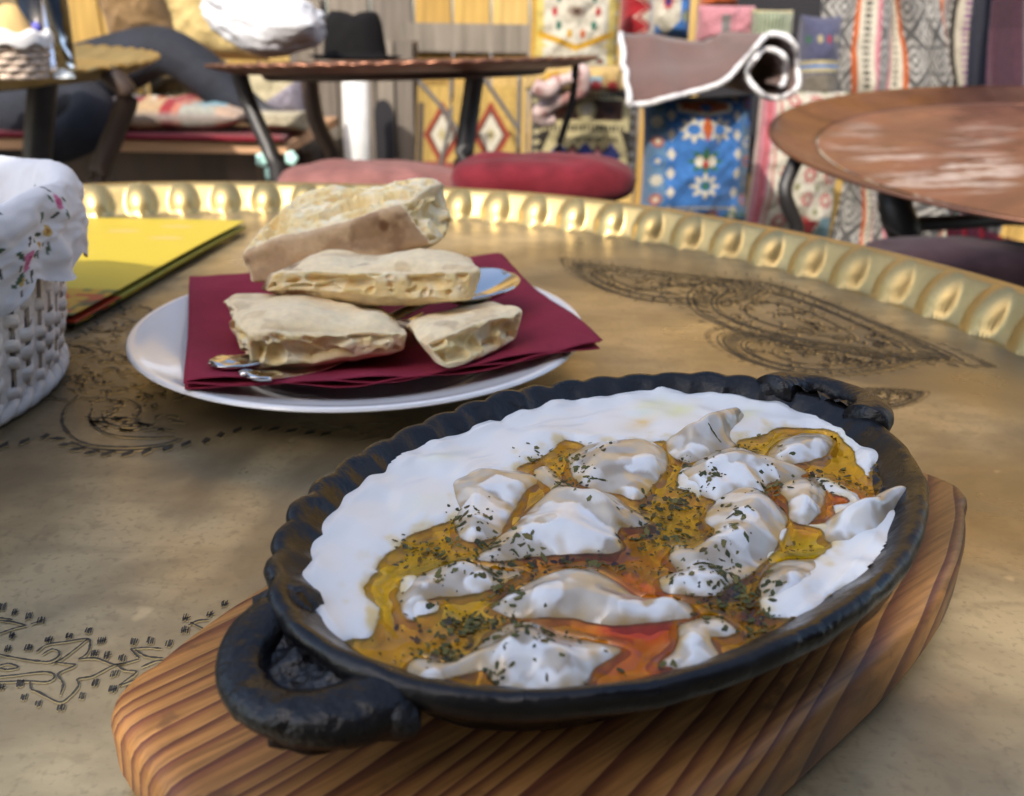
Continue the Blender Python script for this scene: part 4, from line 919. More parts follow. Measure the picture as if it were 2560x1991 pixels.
def handle(sgn, ext, wv, zc, drop, vc, lump):
    m = MB()
    aa = np.linspace(-math.pi / 2, math.pi / 2, 40)
    vv = vc + wv * np.sin(aa); u0 = DAa * math.sqrt(1 - ((abs(vc) + wv) / DBb) ** 2) - .0035; uu = u0 + (ext - u0) * np.cos(aa) ** .9
    rad = .0043 + .0020 * np.abs(np.sin(aa)) ** 3
    P_ = loc(sgn * uu, vv, zc - drop * np.cos(aa)); Vt, Ft = tube(P_, rad * 1.05, 20, flat=.78); Vt[:, 2] += .0004 * fbm(Vt, .01, 3); m.add(Vt, Ft)
    main = m.obj('handle', IRONH, dish)
    # rough web and lumps where the handle was cast on
    w2 = MB()
    for s2 in (-1, 1):
        Vl, Fl = lathe([(.0001, -1), (.5, -.86), (.87, -.5), (1, 0), (.87, .5), (.5, .86), (.0001, 1)], 28)
        Vl = Vl * np.array([.0085, .0075, .0072]) * lump; Vl = Vl * (1 + .3 * fbm(Vl, .006, 12 + s2, 3)[:, None]); pc = loc(np.array(sgn * (DAa - .006)), np.array(vc + s2 * (wv + .002)), zc - .0005); w2.add(Vl + pc, Fl)
    gu, gv = np.meshgrid(np.linspace(-1, 1, 60), np.linspace(0, 1, 16), indexing='ij')
    u_ = DAa * np.sqrt(np.clip(1 - ((vc + gu * wv) / DBb) ** 2, 0, 1)) - .004 + gv * (.0185 * (1 - gu ** 2 * .7) + .002 * fbm(np.stack([gu, gv * 0], -1), .35, 4) - .0085 * np.exp(-((gu + .15) / .22) ** 2))
    z_ = zc + .0025 - gv * .0050 + .0012 * fbm(np.stack([gu * .02, gv * .01], -1), .004, 8)
    top = loc(sgn * u_, vc + gu * wv, z_); bot = top - [0, 0, .004]
    w2.add(np.concatenate([top.reshape(-1, 3), bot.reshape(-1, 3)]), np.concatenate([gfaces(60, 16), gfaces(60, 16, off=960)[:, ::-1], np.array([[i * 16 + 15, (i + 1) * 16 + 15, 960 + (i + 1) * 16 + 15, 960 + i * 16 + 15] for i in range(59)])]))
    part('casting_seam', w2.V, w2.F, ROUGHI, main)
handle(-1, .0985, .0160, .0470, .0005, -.0035, .75); handle(1, .0965, .0150, .0505, .0, -.003, .35)

# ================================================================== food in the dish (height fields over the dish plane)
STEP = .00048
gu = np.arange(-.0805, .0806, STEP); gv = np.arange(-.0545, .0546, STEP)
GU, GV = np.meshgrid(gu, gv, indexing='ij'); GP = np.stack([GU, GV], -1)
def sdf(poly, P_=None):                       # signed distance, positive inside
    P_ = GP if P_ is None else P_
    x, y = P_[..., 0], P_[..., 1]; d = np.full(x.shape, 1e9); ins = np.zeros(x.shape, bool); n = len(poly)
    for i in range(n):
        a, b = poly[i], poly[(i + 1) % n]; e = b - a; wx, wy = x - a[0], y - a[1]
        t = np.clip((wx * e[0] + wy * e[1]) / (e @ e + 1e-18), 0, 1); d = np.minimum(d, (wx - e[0] * t) ** 2 + (wy - e[1] * t) ** 2)
        c = (a[1] > y) != (b[1] > y); ins ^= c & (x < (b[0] - a[0]) * (y - a[1]) / (b[1] - a[1] + 1e-18) + a[0])
    return np.where(ins, 1, -1) * np.sqrt(d)
def tolocal(fn, pts, z):
    q = np.array([fn(a, b) for a, b in pts]); w_ = pz(q[:, 0], q[:, 1], z); u, v = unloc(w_); return np.stack([u, v], 1)
def mixpts(items, z=ZC, n=5):                 # items: (fn, x, y)
    q = np.array([f(a, b) for f, a, b in items]); w_ = pz(q[:, 0], q[:, 1], z); u, v = unloc(w_); return catmull(np.stack([u, v], 1), n, True)
def linedist(poly):
    d = np.full(GU.shape, 1e9)
    for a, b in zip(poly[:-1], poly[1:]):
        e = b - a; wx, wy = GU - a[0], GV - a[1]; t = np.clip((wx * e[0] + wy * e[1]) / (e @ e + 1e-18), 0, 1)
        d = np.minimum(d, (wx - e[0] * t) ** 2 + (wy - e[1] * t) ** 2)
    return np.sqrt(d)
AI, BI = DAa - .0098, DBb - .0098                       # inner wall at the food level
rho = np.hypot(GU / AI, GV / BI); wallr = (1 - rho) * np.minimum(AI, BI) * 1.15  # rough distance to the wall
def hmesh(name, Z, keep, mat_, col, label, cat, group=None, sl=(slice(None), slice(None))):
    GUs, GVs = GU[sl], GV[sl]; f = gfaces(*GUs.shape); kf = keep.ravel(); f = f[kf[f].all(1)]
    used = np.zeros(kf.shape, bool); used[f.ravel()] = True; remap = np.cumsum(used) - 1
    V = loc(GUs.ravel()[used], GVs.ravel()[used], 0.); V[:, 2] = Z.ravel()[used]
    o = mk(name, V, remap[f], mat_, col=col.reshape(-1, 3)[used]); return tag(o, label, cat, group)
def X(fn, *pts): return [(fn, a, b) for a, b in pts]
DEF = {   # outline, height, dome width, ridges [(fn, pts, h, w)], yogurt patches [(fn,x,y,r)], label
 'a': (X(A, (1120, 720), (1180, 640), (1400, 612), (1600, 640), (1650, 705), (1570, 780), (1500, 890), (1440, 1010), (1330, 1065), (1200, 1062), (1165, 960), (1150, 860)), .0052, .009,
       [(A, [(1180, 650), (1400, 690), (1600, 660)], .0012, .0022), (A, [(1300, 720), (1240, 900), (1300, 1040)], .0010, .002)], [(A, 1320, 850, 150), (A, 1250, 1000, 110), (A, 1450, 720, 130)], 'herb-speckled white dumpling at the left end of the back row'),
 'b': (X(A, (1280, 1165), (1420, 1050), (1560, 925), (1660, 825), (1740, 760), (1660, 690), (1640, 630), (1720, 600), (1830, 700), (1960, 765)) + X(B, (180, 640), (290, 662), (400, 740), (500, 800), (440, 842), (320, 850), (345, 930), (305, 968), (150, 985), (0, 975)) + X(A, (1700, 1140), (1450, 1185)), .0078, .0115,
       [(A, [(1680, 640), (1780, 720), (1980, 790), (2150, 900)], .0022, .0026), (B, [(180, 660), (300, 740), (480, 800)], .0014, .002)], [(A, 1900, 1000, 230), (A, 1750, 900, 140)], 'broad white dumpling in the middle of the dish with a pinched ridge'),
 'c': (X(B, (40, 480), (80, 420), (210, 375), (350, 365), (480, 368), (570, 410), (595, 500), (530, 590), (430, 690), (320, 660), (190, 635), (90, 590)), .0072, .012,
       [(B, [(80, 440), (250, 400), (480, 390)], .0012, .002)], [(B, 470, 480, 90), (B, 380, 620, 60)], 'plump beige dumpling at the back with a bare smooth top'),
 'd': (X(B, (585, 345), (700, 290), (850, 225), (960, 165), (1012, 160), (1008, 230), (965, 310), (950, 400), (880, 435), (800, 445), (700, 485), (605, 440)), .0058, .0085,
       [(B, [(720, 310), (860, 250), (1000, 190)], .0045, .0030), (B, [(640, 400), (780, 360), (860, 420)], .001, .002)], [(B, 690, 400, 70), (B, 800, 400, 50)], 'dumpling with a pointed tip sticking up at the back rim'),
 'e': (X(B, (660, 535), (770, 465), (900, 415), (1050, 425), (1250, 480), (1360, 540), (1250, 575), (1130, 600), (1115, 650), (990, 668), (860, 690), (740, 640)), .0070, .010,
       [(B, [(800, 470), (1000, 440), (1300, 530)], .0014, .0022)], [(B, 950, 560, 150), (B, 800, 600, 90), (B, 1100, 520, 80)], 'yogurt-coated dumpling right of the beige one with white drips'),
 'f': (X(B, (1130, 450), (1200, 370), (1300, 330), (1460, 330), (1495, 370), (1465, 450), (1330, 492), (1200, 485)), .0050, .009,
       [(B, [(1160, 440), (1300, 370), (1480, 345)], .0014, .002)], [(B, 1330, 430, 120), (B, 1420, 380, 60)], 'small dumpling against the back right wall'),
 'g': (X(B, (1200, 615), (1300, 560), (1420, 556), (1470, 630), (1450, 710), (1390, 800), (1330, 825), (1265, 790), (1240, 700)), .0052, .008,
       [(B, [(1250, 620), (1360, 640), (1340, 800)], .0012, .002)], [(B, 1320, 700, 60), (B, 1400, 690, 60)], 'short narrow dumpling beside the orange butter spot'),
 'h': (X(B, (800, 790), (880, 670), (1000, 615), (1120, 650), (1235, 740), (1245, 805), (1205, 885), (1165, 990), (1060, 1070), (920, 1150), (850, 1200), (700, 1200), (570, 1190), (555, 1110), (620, 1070), (590, 1000), (640, 920), (720, 960), (820, 905), (850, 850)), .0078, .0105,
       [(B, [(860, 900), (960, 760), (1080, 660)], .0014, .003), (B, [(620, 960), (820, 980), (1150, 880)], -.0018, .0028), (B, [(580, 1140), (640, 1120)], .001, .003)], [(B, 780, 1100, 120), (B, 920, 860, 90), (B, 1000, 780, 60)], 'large folded dumpling right of the centre with herbs in its crease'),
 'i': (X(B, (1450, 890), (1475, 800), (1560, 730), (1650, 688), (1740, 700), (1775, 660), (1845, 628), (1920, 632), (1952, 665), (1930, 740), (1880, 825), (1780, 890), (1620, 925), (1500, 925)), .0068, .010,
       [(B, [(1560, 760), (1740, 730), (1830, 660), (1930, 650)], .0050, .0032)], [(B, 1600, 800, 130), (B, 1650, 740, 80)], 'dumpling with its curled end resting on the right rim'),
 'j': (X(Cc, (520, 215), (570, 160), (700, 100), (850, 72), (1000, 86), (1110, 112), (1040, 160), (970, 195), (830, 220), (680, 245), (600, 330), (555, 290)), .0042, .0075,
       [(Cc, [(600, 200), (760, 130), (1000, 110)], .0008, .002)], [(Cc, 900, 130, 60), (Cc, 610, 230, 75), (Cc, 620, 310, 60)], 'low herb-covered dumpling at the left beside the yellow butter'),
 'k': (X(Cc, (955, 275), (1010, 235), (1100, 185), (1200, 128), (1300, 106), (1400, 100), (1500, 140), (1570, 185), (1650, 232), (1750, 232), (1850, 238), (1895, 290), (1870, 325), (1700, 345), (1560, 362), (1450, 350), (1340, 318), (1200, 318), (1050, 315)), .0068, .009,
       [(Cc, [(1010, 270), (1200, 210), (1400, 190), (1600, 270), (1860, 280)], .0012, .003)], [(Cc, 1200, 200, 110), (Cc, 1450, 320, 80), (Cc, 1700, 280, 120), (Cc, 1050, 280, 60)], 'long white dumpling lying above the orange butter'),
 'l': (X(Cc, (585, 545), (615, 500), (700, 515), (770, 520), (880, 465), (950, 400), (1050, 340), (1160, 328), (1250, 380), (1400, 420), (1540, 448), (1565, 470), (1480, 512), (1415, 545), (1400, 605), (1330, 645), (1200, 655), (1050, 645), (975, 610), (940, 555), (850, 575), (700, 605), (620, 590)), .0062, .008,
       [(Cc, [(640, 560), (800, 545), (950, 480), (1120, 380)], .0012, .002), (Cc, [(960, 500), (1200, 470), (1500, 460)], .0014, .0025)], [(Cc, 1150, 570, 140), (Cc, 1330, 580, 90), (Cc, 1400, 460, 90), (Cc, 680, 540, 60)], 'wide dumpling nearest the front rim with a dried herb stalk'),
 'm': (X(Cc, (1815, 350), (1900, 318), (2000, 308), (2095, 382), (2000, 402), (1945, 410), (2020, 500), (1950, 532), (1850, 555), (1715, 545), (1800, 470), (1830, 420)), .0040, .007,
       [(Cc, [(1830, 370), (1950, 350), (2070, 375)], .001, .002)], [(Cc, 1900, 490, 110), (Cc, 1800, 530, 60), (Cc, 1880, 380, 40)], 'torn white dumpling end right of the orange butter'),
 'n': (X(B, (1085, 1165), (1120, 1085), (1250, 1005), (1440, 1000), (1520, 1090), (1400, 1180), (1250, 1250), (1100, 1250)), .0046, .010,
       [(B, [(1120, 1150), (1260, 1080), (1440, 1040)], .0008, .003)], [(B, 1350, 1180, 130), (B, 1480, 1090, 90)], 'dumpling half sunk in the white yogurt at the lower right'),
}
SKIN = np.array(lin(218, 204, 182, .70)); SKIN2 = np.array(lin(192, 172, 144, .70)); YOG = np.array((.765, .755, .725)); WET = np.array(lin(200, 164, 88, .72))
DMAT = VC('dumpling_dough', rough=.30, spec=.45, noise=.05, nscale=300, bump=.16, bscale=260, bdist=.0006, sss=.4, sssr=(1, .8, .55), sscale=.004, coat=1.)
topZ = np.full(GU.shape, ZC); dd = np.full(GU.shape, -1e9); DUMP = {}
for sd_, (key, (pts, H_, wd_, rdg, yp, lb)) in enumerate(DEF.items()):
    poly = mixpts(pts, ZC + .0022, 3); lo, hi = poly.min(0) - .0045, poly.max(0) + .0045
    ia, ib = np.searchsorted(gu, [lo[0], hi[0]]); ja, jb = np.searchsorted(gv, [lo[1], hi[1]]); SLc = (slice(ia, ib), slice(ja, jb))
    FU, FV_, FP = GU, GV, GP; GU, GV, GP = GU[SLc], GV[SLc], GP[SLc]
    d = sdf(poly) + .0007 + .0006 * fbm(GP, .006, 40 + sd_)
    ds = d - .0018; t_ = np.clip(ds / wd_, -.5, 1); tc_ = np.clip(t_, 0, 1); dome = np.where(t_ > 0, .55 * tc_ * (2 - tc_) + .45 * np.sqrt(np.clip(1 - (1 - tc_) ** 2, 0, 1)), 0.); dome = .84 * dome + .20 * smooth(d, -.0006, .0012) + np.where(d < -.0004, (d + .0004) * 260, 0)
    Z = ZC - .0003 + H_ * .58 * dome
    Z += np.where(d > 0, smooth(d, 0, .004) * (.0009 * gn(GP, .013, 60 + sd_) + .00016 * gn(GP, .0055, 80 + sd_) + .00005 * gn(GP, .002, 90 + sd_)), 0)
    for fn, rp_, h_, w_ in rdg:
        l_ = catmull(tolocal(fn, rp_, ZC + .006), 5); Z += smooth(d, -.0008, .0018) * h_ * .85 * np.exp(-(linedist(l_) / w_) ** 2)
    Z += .0006 * np.exp(-((d - .0016) / .0010) ** 2) * smooth(vnoise(GP, .011, 500 + sd_), -.1, .5)
    for _ in range(2):
        zp_ = np.pad(Z, 2, 'edge'); Z = sum(zp_[a:a + Z.shape[0], b:b + Z.shape[1]] for a in range(5) for b in range(5)) / 25
    cov = np.zeros(GU.shape)
    for fn, x_, y_, r_ in yp:
        c = tolocal(fn, [(x_, y_)], ZC + .005)[0]; r_m = r_ * (.000047 if fn is Cc else .000052 if fn is B else .000043)
        cov = np.maximum(cov, smooth(1.08 - np.hypot(GU - c[0], (GV - c[1])) / r_m + .5 * gn(GP, .008, 100 + sd_) + .2 * fbm(GP, .003, 110 + sd_), 0, .30))
    cov = np.maximum(cov, .5 * smooth(gn(GP, .012, 140 + sd_) + .3 * fbm(GP, .003, 145 + sd_), .25, .7))
    Z += cov * .0003 * (d > .001)
    sk = SKIN + (SKIN2 - SKIN) * smooth(gn(GP, .010, 150 + sd_), -.3, .7)[..., None]
    colr = sk + (YOG - sk) * cov[..., None]
    colr = colr + (WET - colr) * (.85 * smooth(.0036 - d + .0014 * gn(GP, .005, 170 + sd_), 0, .0042))[..., None]
    keep = d > -.0022
    GU, GV, GP = FU, FV_, FP
    DUMP[key] = (Z, keep, colr, lb, SLc); topZ[SLc] = np.maximum(topZ[SLc], np.where(keep, Z, -1)); dd[SLc] = np.maximum(dd[SLc], d)
# yogurt: one big crescent, a patch at the right, small blobs
YP = {
 'crescent': (X(Cc, (200, 560), (300, 470), (400, 452), (455, 405), (470, 340), (445, 285), (398, 228), (388, 200), (425, 165), (462, 135)) + X(A, (690, 1255), (740, 1195), (830, 1140), (890, 1075), (960, 1035), (1080, 1005), (1180, 960), (1250, 880), (1350, 780), (1500, 680), (1640, 610), (1750, 560), (1830, 490)) +
    X(B, (160, 430), (330, 420), (470, 410), (600, 400), (720, 390), (860, 405), (950, 405), (1000, 388), (1100, 375), (1200, 330), (1330, 335), (1480, 345), (1540, 385), (1590, 450), (1625, 530), (1680, 598), (1715, 545), (1780, 520), (1900, 380), (1760, 150), (1400, 20), (900, -40), (300, -20), (0, 60)) + X(A, (1400, 200), (900, 380), (400, 700), (100, 1100), (0, 1400)) + X(Cc, (0, 350), (80, 520)), .0018),
 'side': (X(B, (1380, 600), (1450, 590), (1560, 640), (1640, 700), (1700, 760), (1920, 700), (2000, 800), (1960, 1000), (1850, 1110), (1730, 1200), (1640, 1205), (1520, 1222), (1455, 1262), (1435, 1330), (1330, 1378), (1150, 1372), (1090, 1322), (1078, 1270), (1105, 1200), (1200, 1120), (1400, 1020), (1455, 965), (1405, 880), (1320, 850), (1440, 835), (1490, 800), (1470, 740), (1560, 720), (1480, 690), (1430, 650)), .0020),
 'blob': (X(Cc, (535, 190), (560, 155), (620, 150), (655, 180), (665, 250), (690, 275), (740, 290), (720, 330), (640, 352), (590, 335), (555, 270)), .0022),
 'drip': (X(B, (650, 545), (760, 520), (830, 560), (840, 640), (830, 690), (780, 690), (775, 720), (740, 728), (725, 690), (640, 665), (600, 672), (625, 635)), .0016),
 'crumb': (X(B, (365, 1112), (385, 1098), (402, 1110), (388, 1124)), .0015), 'speck': (X(B, (470, 1165), (495, 1152), (520, 1178), (492, 1190)), .0015),
 'fleck': (X(B, (690, 700), (705, 692), (718, 702), (702, 712)), .0012), 'dot': (X(B, (958, 1330), (975, 1312), (1000, 1325), (970, 1340)), .0015),
 'tail': (X(B, (1180, 880), (1240, 850), (1280, 800), (1230, 940), (1190, 940)), .0012),
}
yd = np.full(GU.shape, -1e9); yz = np.full(GU.shape, -1.); 
for k_, (key, (pts, H_)) in enumerate(YP.items()):
    d = sdf(mixpts(pts, ZC + .0008, 4)) + (.0005 * fbm(GP, .005, 200 + k_) + .0003 * fbm(GP, .0018, 210 + k_) if key in ('crescent', 'side') else 0)
    w_ = min(.0075, max(.001, H_ * 3.6)); t_ = np.clip(d / w_, -.6, 1)
    z = ZC - .0003 + H_ * np.where(t_ > 0, np.sqrt(np.clip(1 - (1 - np.clip(t_, 0, 1)) ** 2, 0, 1)), t_ * 1.5)
    z += np.where(d > 0, smooth(d, 0, .005) * (.0006 * gn(GP, .021, 230 + k_) + .0001 * gn(GP, .009, 235 + k_)) * smooth(wallr, -.001, .006), 0)
    yd = np.maximum(yd, d); yz = np.maximum(yz, z)
yz += .00016 * np.sin(wallr / .0011 + 1.5 * gn(GP, .02, 440)) * smooth(yd, .002, .006) * smooth(gn(GP, .022, 441), -.2, .6)
climb = np.exp(-np.clip(wallr, 0, 1) / .0022); yz += climb * (.0012 + .0006 * gn(GP, .014, 260) + .00012 * gn(GP, .006, 262)) * (yd > -.0005)
for fn, x_, y_, r_, h_ in ((A, 1670, 490, .006, .0022), (A, 1030, 660, .004, .0018), (Cc, 190, 280, .004, -.0005), (Cc, 230, 130, .004, -.0004), (A, 560, 1000, .006, .0006)):
    c = tolocal(fn, [(x_, y_)], ZC)[0]; yz += h_ * np.exp(-((GU - c[0]) ** 2 + (GV - c[1]) ** 2) / r_ ** 2)
keep = (yd > -.0018) & (rho < 1.06)
YMAT = VC('thick_yogurt', rough=.22, spec=.45, sss=.25, sssr=(1, .9, .8), sscale=.003, bump=.12, bscale=160, bdist=.0006)
ycol = np.broadcast_to(YOG, GU.shape + (3,)).copy()
for fn, x_, y_, rr_, cc, k_ in ((B, 510, 240, .005, (.72, .74, .30), .55), (B, 640, 260, .005, (.72, .74, .30), .5), (B, 1020, 270, .004, (.74, .75, .4), .5), (B, 430, 325, .004, (.75, .5, .15), .6), (B, 1480, 420, .006, (.76, .72, .45), .5), (A, 1000, 900, .006, (.78, .77, .6), .4), (A, 1080, 640, .004, (.74, .76, .55), .5)):
    c = tolocal(fn, [(x_, y_)], ZC)[0]; f_ = k_ * np.exp(-(((GU - c[0]) * .8) ** 2 + ((GV - c[1]) * 1.4) ** 2) / rr_ ** 2) * (1 + .4 * fbm(GP, .004, 300)); ycol += (np.array(cc) - ycol) * np.clip(f_, 0, 1)[..., None]
edge = smooth(.0046 - yd + .0026 * gn(GP, .007, 420) + .0012 * fbm(GP, .002, 425), 0, .0062); ycol += (np.array((.66, .47, .12)) - ycol) * (edge * .72 * smooth(.25 - climb, 0, .15))[..., None]
hmesh('yogurt_sauce', yz, keep, YMAT, ycol, 'thick white yogurt filling the back and left of the black dish', 'yogurt')
topZ = np.maximum(topZ, np.where(keep, yz, -1))
for key, (Z, kp, cl, lb, SLc) in DUMP.items():
    hmesh('dumpling', Z, kp & (rho[SLc] < 1.14), DMAT, cl, lb, 'dumpling', 'dumplings in the black dish', SLc)
# melted butter with red pepper oil
ed_ = np.maximum(dd, yd); men = .0013 * np.exp(-np.abs(ed_ + .0002) / .0014) + .0010 * np.exp(-np.clip(wallr, 0, 1) / .0012) * (ed_ < -.0005) - .0015 * smooth(ed_, .0004, .002)
bz = ZC + men + .00016 * gn(GP, .013, 310) + .00006 * gn(GP, .005, 312)
samp = [(Cc, 500, 560, (232, 160, 22)), (Cc, 620, 420, (226, 160, 24)), (Cc, 450, 330, (226, 176, 50)), (Cc, 850, 300, (188, 146, 30)), (Cc, 850, 640, (230, 170, 40)), (Cc, 1150, 690, (226, 150, 40)), (Cc, 1450, 650, (230, 120, 8)), (Cc, 1620, 420, (220, 74, 6)), (Cc, 1500, 370, (190, 52, 8)), (Cc, 1700, 600, (232, 122, 6)), (Cc, 1350, 350, (230, 150, 30)), (Cc, 2100, 560, (222, 160, 8)), (Cc, 1950, 600, (222, 130, 4)),
        (B, 650, 640, (190, 140, 16)), (B, 600, 850, (150, 110, 12)), (B, 400, 1050, (140, 78, 4)), (B, 250, 1030, (120, 62, 2)), (B, 900, 1230, (112, 74, 6)), (B, 1080, 1370, (92, 46, 2)), (B, 1550, 560, (222, 158, 18)), (B, 1650, 630, (220, 150, 16)), (B, 1480, 500, (214, 160, 40)), (B, 1500, 710, (226, 100, 20)), (B, 1420, 760, (220, 120, 16)), (B, 1300, 900, (218, 152, 14)), (B, 1380, 960, (206, 168, 60)), (B, 1550, 1300, (218, 158, 16)), (B, 1350, 1430, (214, 152, 10)), (A, 1050, 1090, (168, 124, 40)), (A, 800, 1220, (210, 164, 56)), (B, 1060, 400, (198, 150, 24)), (B, 480, 325, (214, 160, 60)), (A, 1640, 800, (222, 160, 40))]
num = np.zeros(GU.shape + (3,)); den = np.zeros(GU.shape)
wp = GP + .0025 * np.stack([fbm(GP, .008, 350, 3), fbm(GP, .008, 360, 3)], -1)
for fn, x_, y_, rgb in samp:
    c = tolocal(fn, [(x_, y_)], ZC)[0]; wgt = 1 / ((((wp - c) ** 2).sum(-1)) + 2e-6) ** 2.2; num += wgt[..., None] * np.array(lin(*rgb, .92)); den += wgt
bcol = num / den[..., None]; bcol *= np.clip(1 + .22 * gn(GP, .010, 370) + .08 * gn(GP, .004, 371), .5, 1.4)[..., None]
rip = ed_ + .0006 * fbm(GP, .006, 380, 2); milky = smooth(.0012 + ed_, 0, .0022) + 1.5 * np.exp(-((rip + .0021) / .00026) ** 2) * smooth(vnoise(GP, .010, 381), -.1, .3) + 1.2 * np.exp(-((rip + .0036) / .00022) ** 2) * smooth(vnoise(GP, .009, 382), .1, .4); bcol += (np.array(lin(236, 190, 96, .85)) - bcol) * np.clip(milky * .30, 0, .6)[..., None]
bed = np.array(lin(250, 240, 212, .92)); bedz = ZC - .0010 + .0004 * gn(GP, .011, 410) + .0002 * gn(GP, .0045, 411) + .0004 * smooth(ed_, -.004, .001)
bedc = np.broadcast_to(bed, GU.shape + (3,)) * np.clip(1 - .10 * smooth(gn(GP, .009, 412), -.2, .9), .4, 1)[..., None]
BEDM = VC('soaked_dough', rough=.6, spec=.2, sss=.2, sssr=(1, .8, .5), sscale=.003)
hmesh('soaked_dough_layer', bedz, rho < 1.02, BEDM, bedc, 'pale soaked dough glimpsed through the clear butter in the dish', 'dough')
def film_material():
    m = bpy.data.materials.new('clear_butter'); m.use_nodes = True; t = m.node_tree; t.nodes.clear(); N = lambda k: t.nodes.new(k); L = t.links.new
    a = N('ShaderNodeAttribute'); a.attribute_name = 'Col'; tr = N('ShaderNodeBsdfTransparent'); L(a.outputs['Color'], tr.inputs[0])
    gl = N('ShaderNodeBsdfGlossy'); gl.inputs['Roughness'].default_value = .03; gl.inputs['Color'].default_value = (1, 1, 1, 1)
    fr = N('ShaderNodeFresnel'); fr.inputs['IOR'].default_value = 1.42; mx = N('ShaderNodeMixShader'); L(fr.outputs[0], mx.inputs[0]); L(tr.outputs[0], mx.inputs[1]); L(gl.outputs[0], mx.inputs[2])
    o = N('ShaderNodeOutputMaterial'); L(mx.outputs[0], o.inputs[0]); return m
rl = np.clip(bcol[..., 0], 1e-3, 1); tr_ = np.clip((rl / .40), .16, 1) ** .5
tint = np.stack([np.clip(tr_, 0, .995), np.clip(tr_ * np.sqrt(bcol[..., 1] / rl) * 1.0, 0, .80), tr_ * .14], -1)
hmesh('melted_butter', bz, rho < 1.03, film_material(), tint, 'glossy golden melted butter with orange pepper oil pooled in the dish', 'butter')
topZ = np.maximum(topZ, bz)
# dried mint flakes
cl = [(A, 1250, 930, 90, 60, 46), (A, 1000, 1095, 140, 45, 70), (A, 1450, 1100, 150, 50, 60), (A, 1850, 620, 90, 60, 40), (A, 1600, 530, 60, 40, 12), (A, 1700, 1180, 250, 25, 40), (Cc, 880, 115, 120, 30, 60), (Cc, 1010, 190, 60, 50, 40), (Cc, 850, 330, 70, 28, 110), (Cc, 780, 450, 60, 30, 55), (Cc, 1130, 430, 110, 55, 50), (Cc, 600, 400, 80, 90, 30), (Cc, 1050, 350, 60, 30, 20),
      (B, 640, 690, 110, 60, 120), (B, 600, 860, 120, 60, 90), (B, 1150, 610, 50, 45, 46), (B, 960, 850, 50, 60, 22), (B, 850, 1020, 160, 60, 40), (B, 960, 1200, 100, 70, 140), (B, 1500, 560, 90, 50, 50), (B, 1300, 920, 60, 30, 12), (B, 700, 1150, 60, 50, 20), (Cc, 1600, 590, 130, 50, 14), (B, 100, 540, 70, 90, 40), (B, 1060, 395, 80, 25, 26), (B, 820, 590, 40, 25, 18), (B, 690, 490, 60, 25, 16), (B, 1100, 1370, 90, 50, 50), (Cc, 1000, 560, 40, 30, 12), (B, 300, 1030, 160, 30, 36), (Cc, 560, 690, 200, 20, 8), (Cc, 1230, 690, 80, 10, 18)]
fl = MB(); stem_l = [(B, 165, 552, 255, 556), (B, 815, 320, 880, 350), (B, 755, 998, 870, 1000), (Cc, 1215, 555, 1228, 625), (Cc, 1000, 540, 1055, 520), (B, 400, 845, 455, 828)]
def flake(u, v, rr_, el, ang, sh):
    i = int(np.clip((u - gu[0]) / STEP, 1, len(gu) - 2)); j = int(np.clip((v - gv[0]) / STEP, 1, len(gv) - 2))
    if math.hypot(u / AI, v / BI) > .985: return
    z0 = topZ[i, j]; sunk = ed_[i, j] < -.0006 and random.random() < .5; z0 = z0 - .0005 if sunk else z0; nx = (topZ[i + 1, j] - topZ[i - 1, j]) / (2 * STEP); ny = (topZ[i, j + 1] - topZ[i, j - 1]) / (2 * STEP); nx, ny = np.clip([nx, ny], -1.2, 1.2)
    k = random.choice((5, 6, 7)); V = []
    tx, ty = random.gauss(0, .15), random.gauss(0, .15)
    for q in range(k):
        a = q * 2 * math.pi / k; r = rr_ * random.uniform(.55, 1.2); du, dv = r * el * math.cos(a), r * math.sin(a) / el
        du, dv = du * math.cos(ang) - dv * math.sin(ang), du * math.sin(ang) + dv * math.cos(ang)
        V.append(loc(np.array(u + du), np.array(v + dv), z0 + .00022 + du * (nx + tx) + dv * (ny + ty)))
    V = np.array(V); V = np.concatenate([V, V - [0, 0, .00012]]); kk = k
    fl.add(V, [tuple(range(kk))] + [(i_, kk + i_, kk + (i_ + 1) % kk, (i_ + 1) % kk) for i_ in range(kk)], random.choice([lin(104, 100, 54, .8), lin(84, 88, 50, .8), lin(122, 112, 62, .8), lin(88, 76, 40, .8), lin(68, 72, 44, .8)]))
for fn, x_, y_, sx_, sy_, n_ in cl:
    for k in range(int(n_ * 1.1)):
        c = tolocal(fn, [(x_ + random.gauss(0, sx_), y_ + random.gauss(0, sy_))], ZC + .003)[0]
        flake(c[0], c[1], random.choice((.0002, .00028, .00035, .00042, .0005, .0007, .0009)), random.uniform(1, 1.5), random.uniform(0, 6.3), 0)
for fn, xa, ya, xb, yb in stem_l:
    q = tolocal(fn, [(xa, ya), (xb, yb)], ZC + .005); e = q[1] - q[0]
    for s_ in np.linspace(0, 1, 9): flake(*(q[0] + e * s_), .0005, 1.5, math.atan2(e[1], e[0]), 0)
MINT = VC('dried_mint', rough=.7, spec=.3, noise=.2, nscale=900)
tag(fl.obj('dried_mint_flakes', MINT, smooth_=False), 'dark green dried mint flakes scattered over the dumplings and butter', 'herbs', kind='stuff')

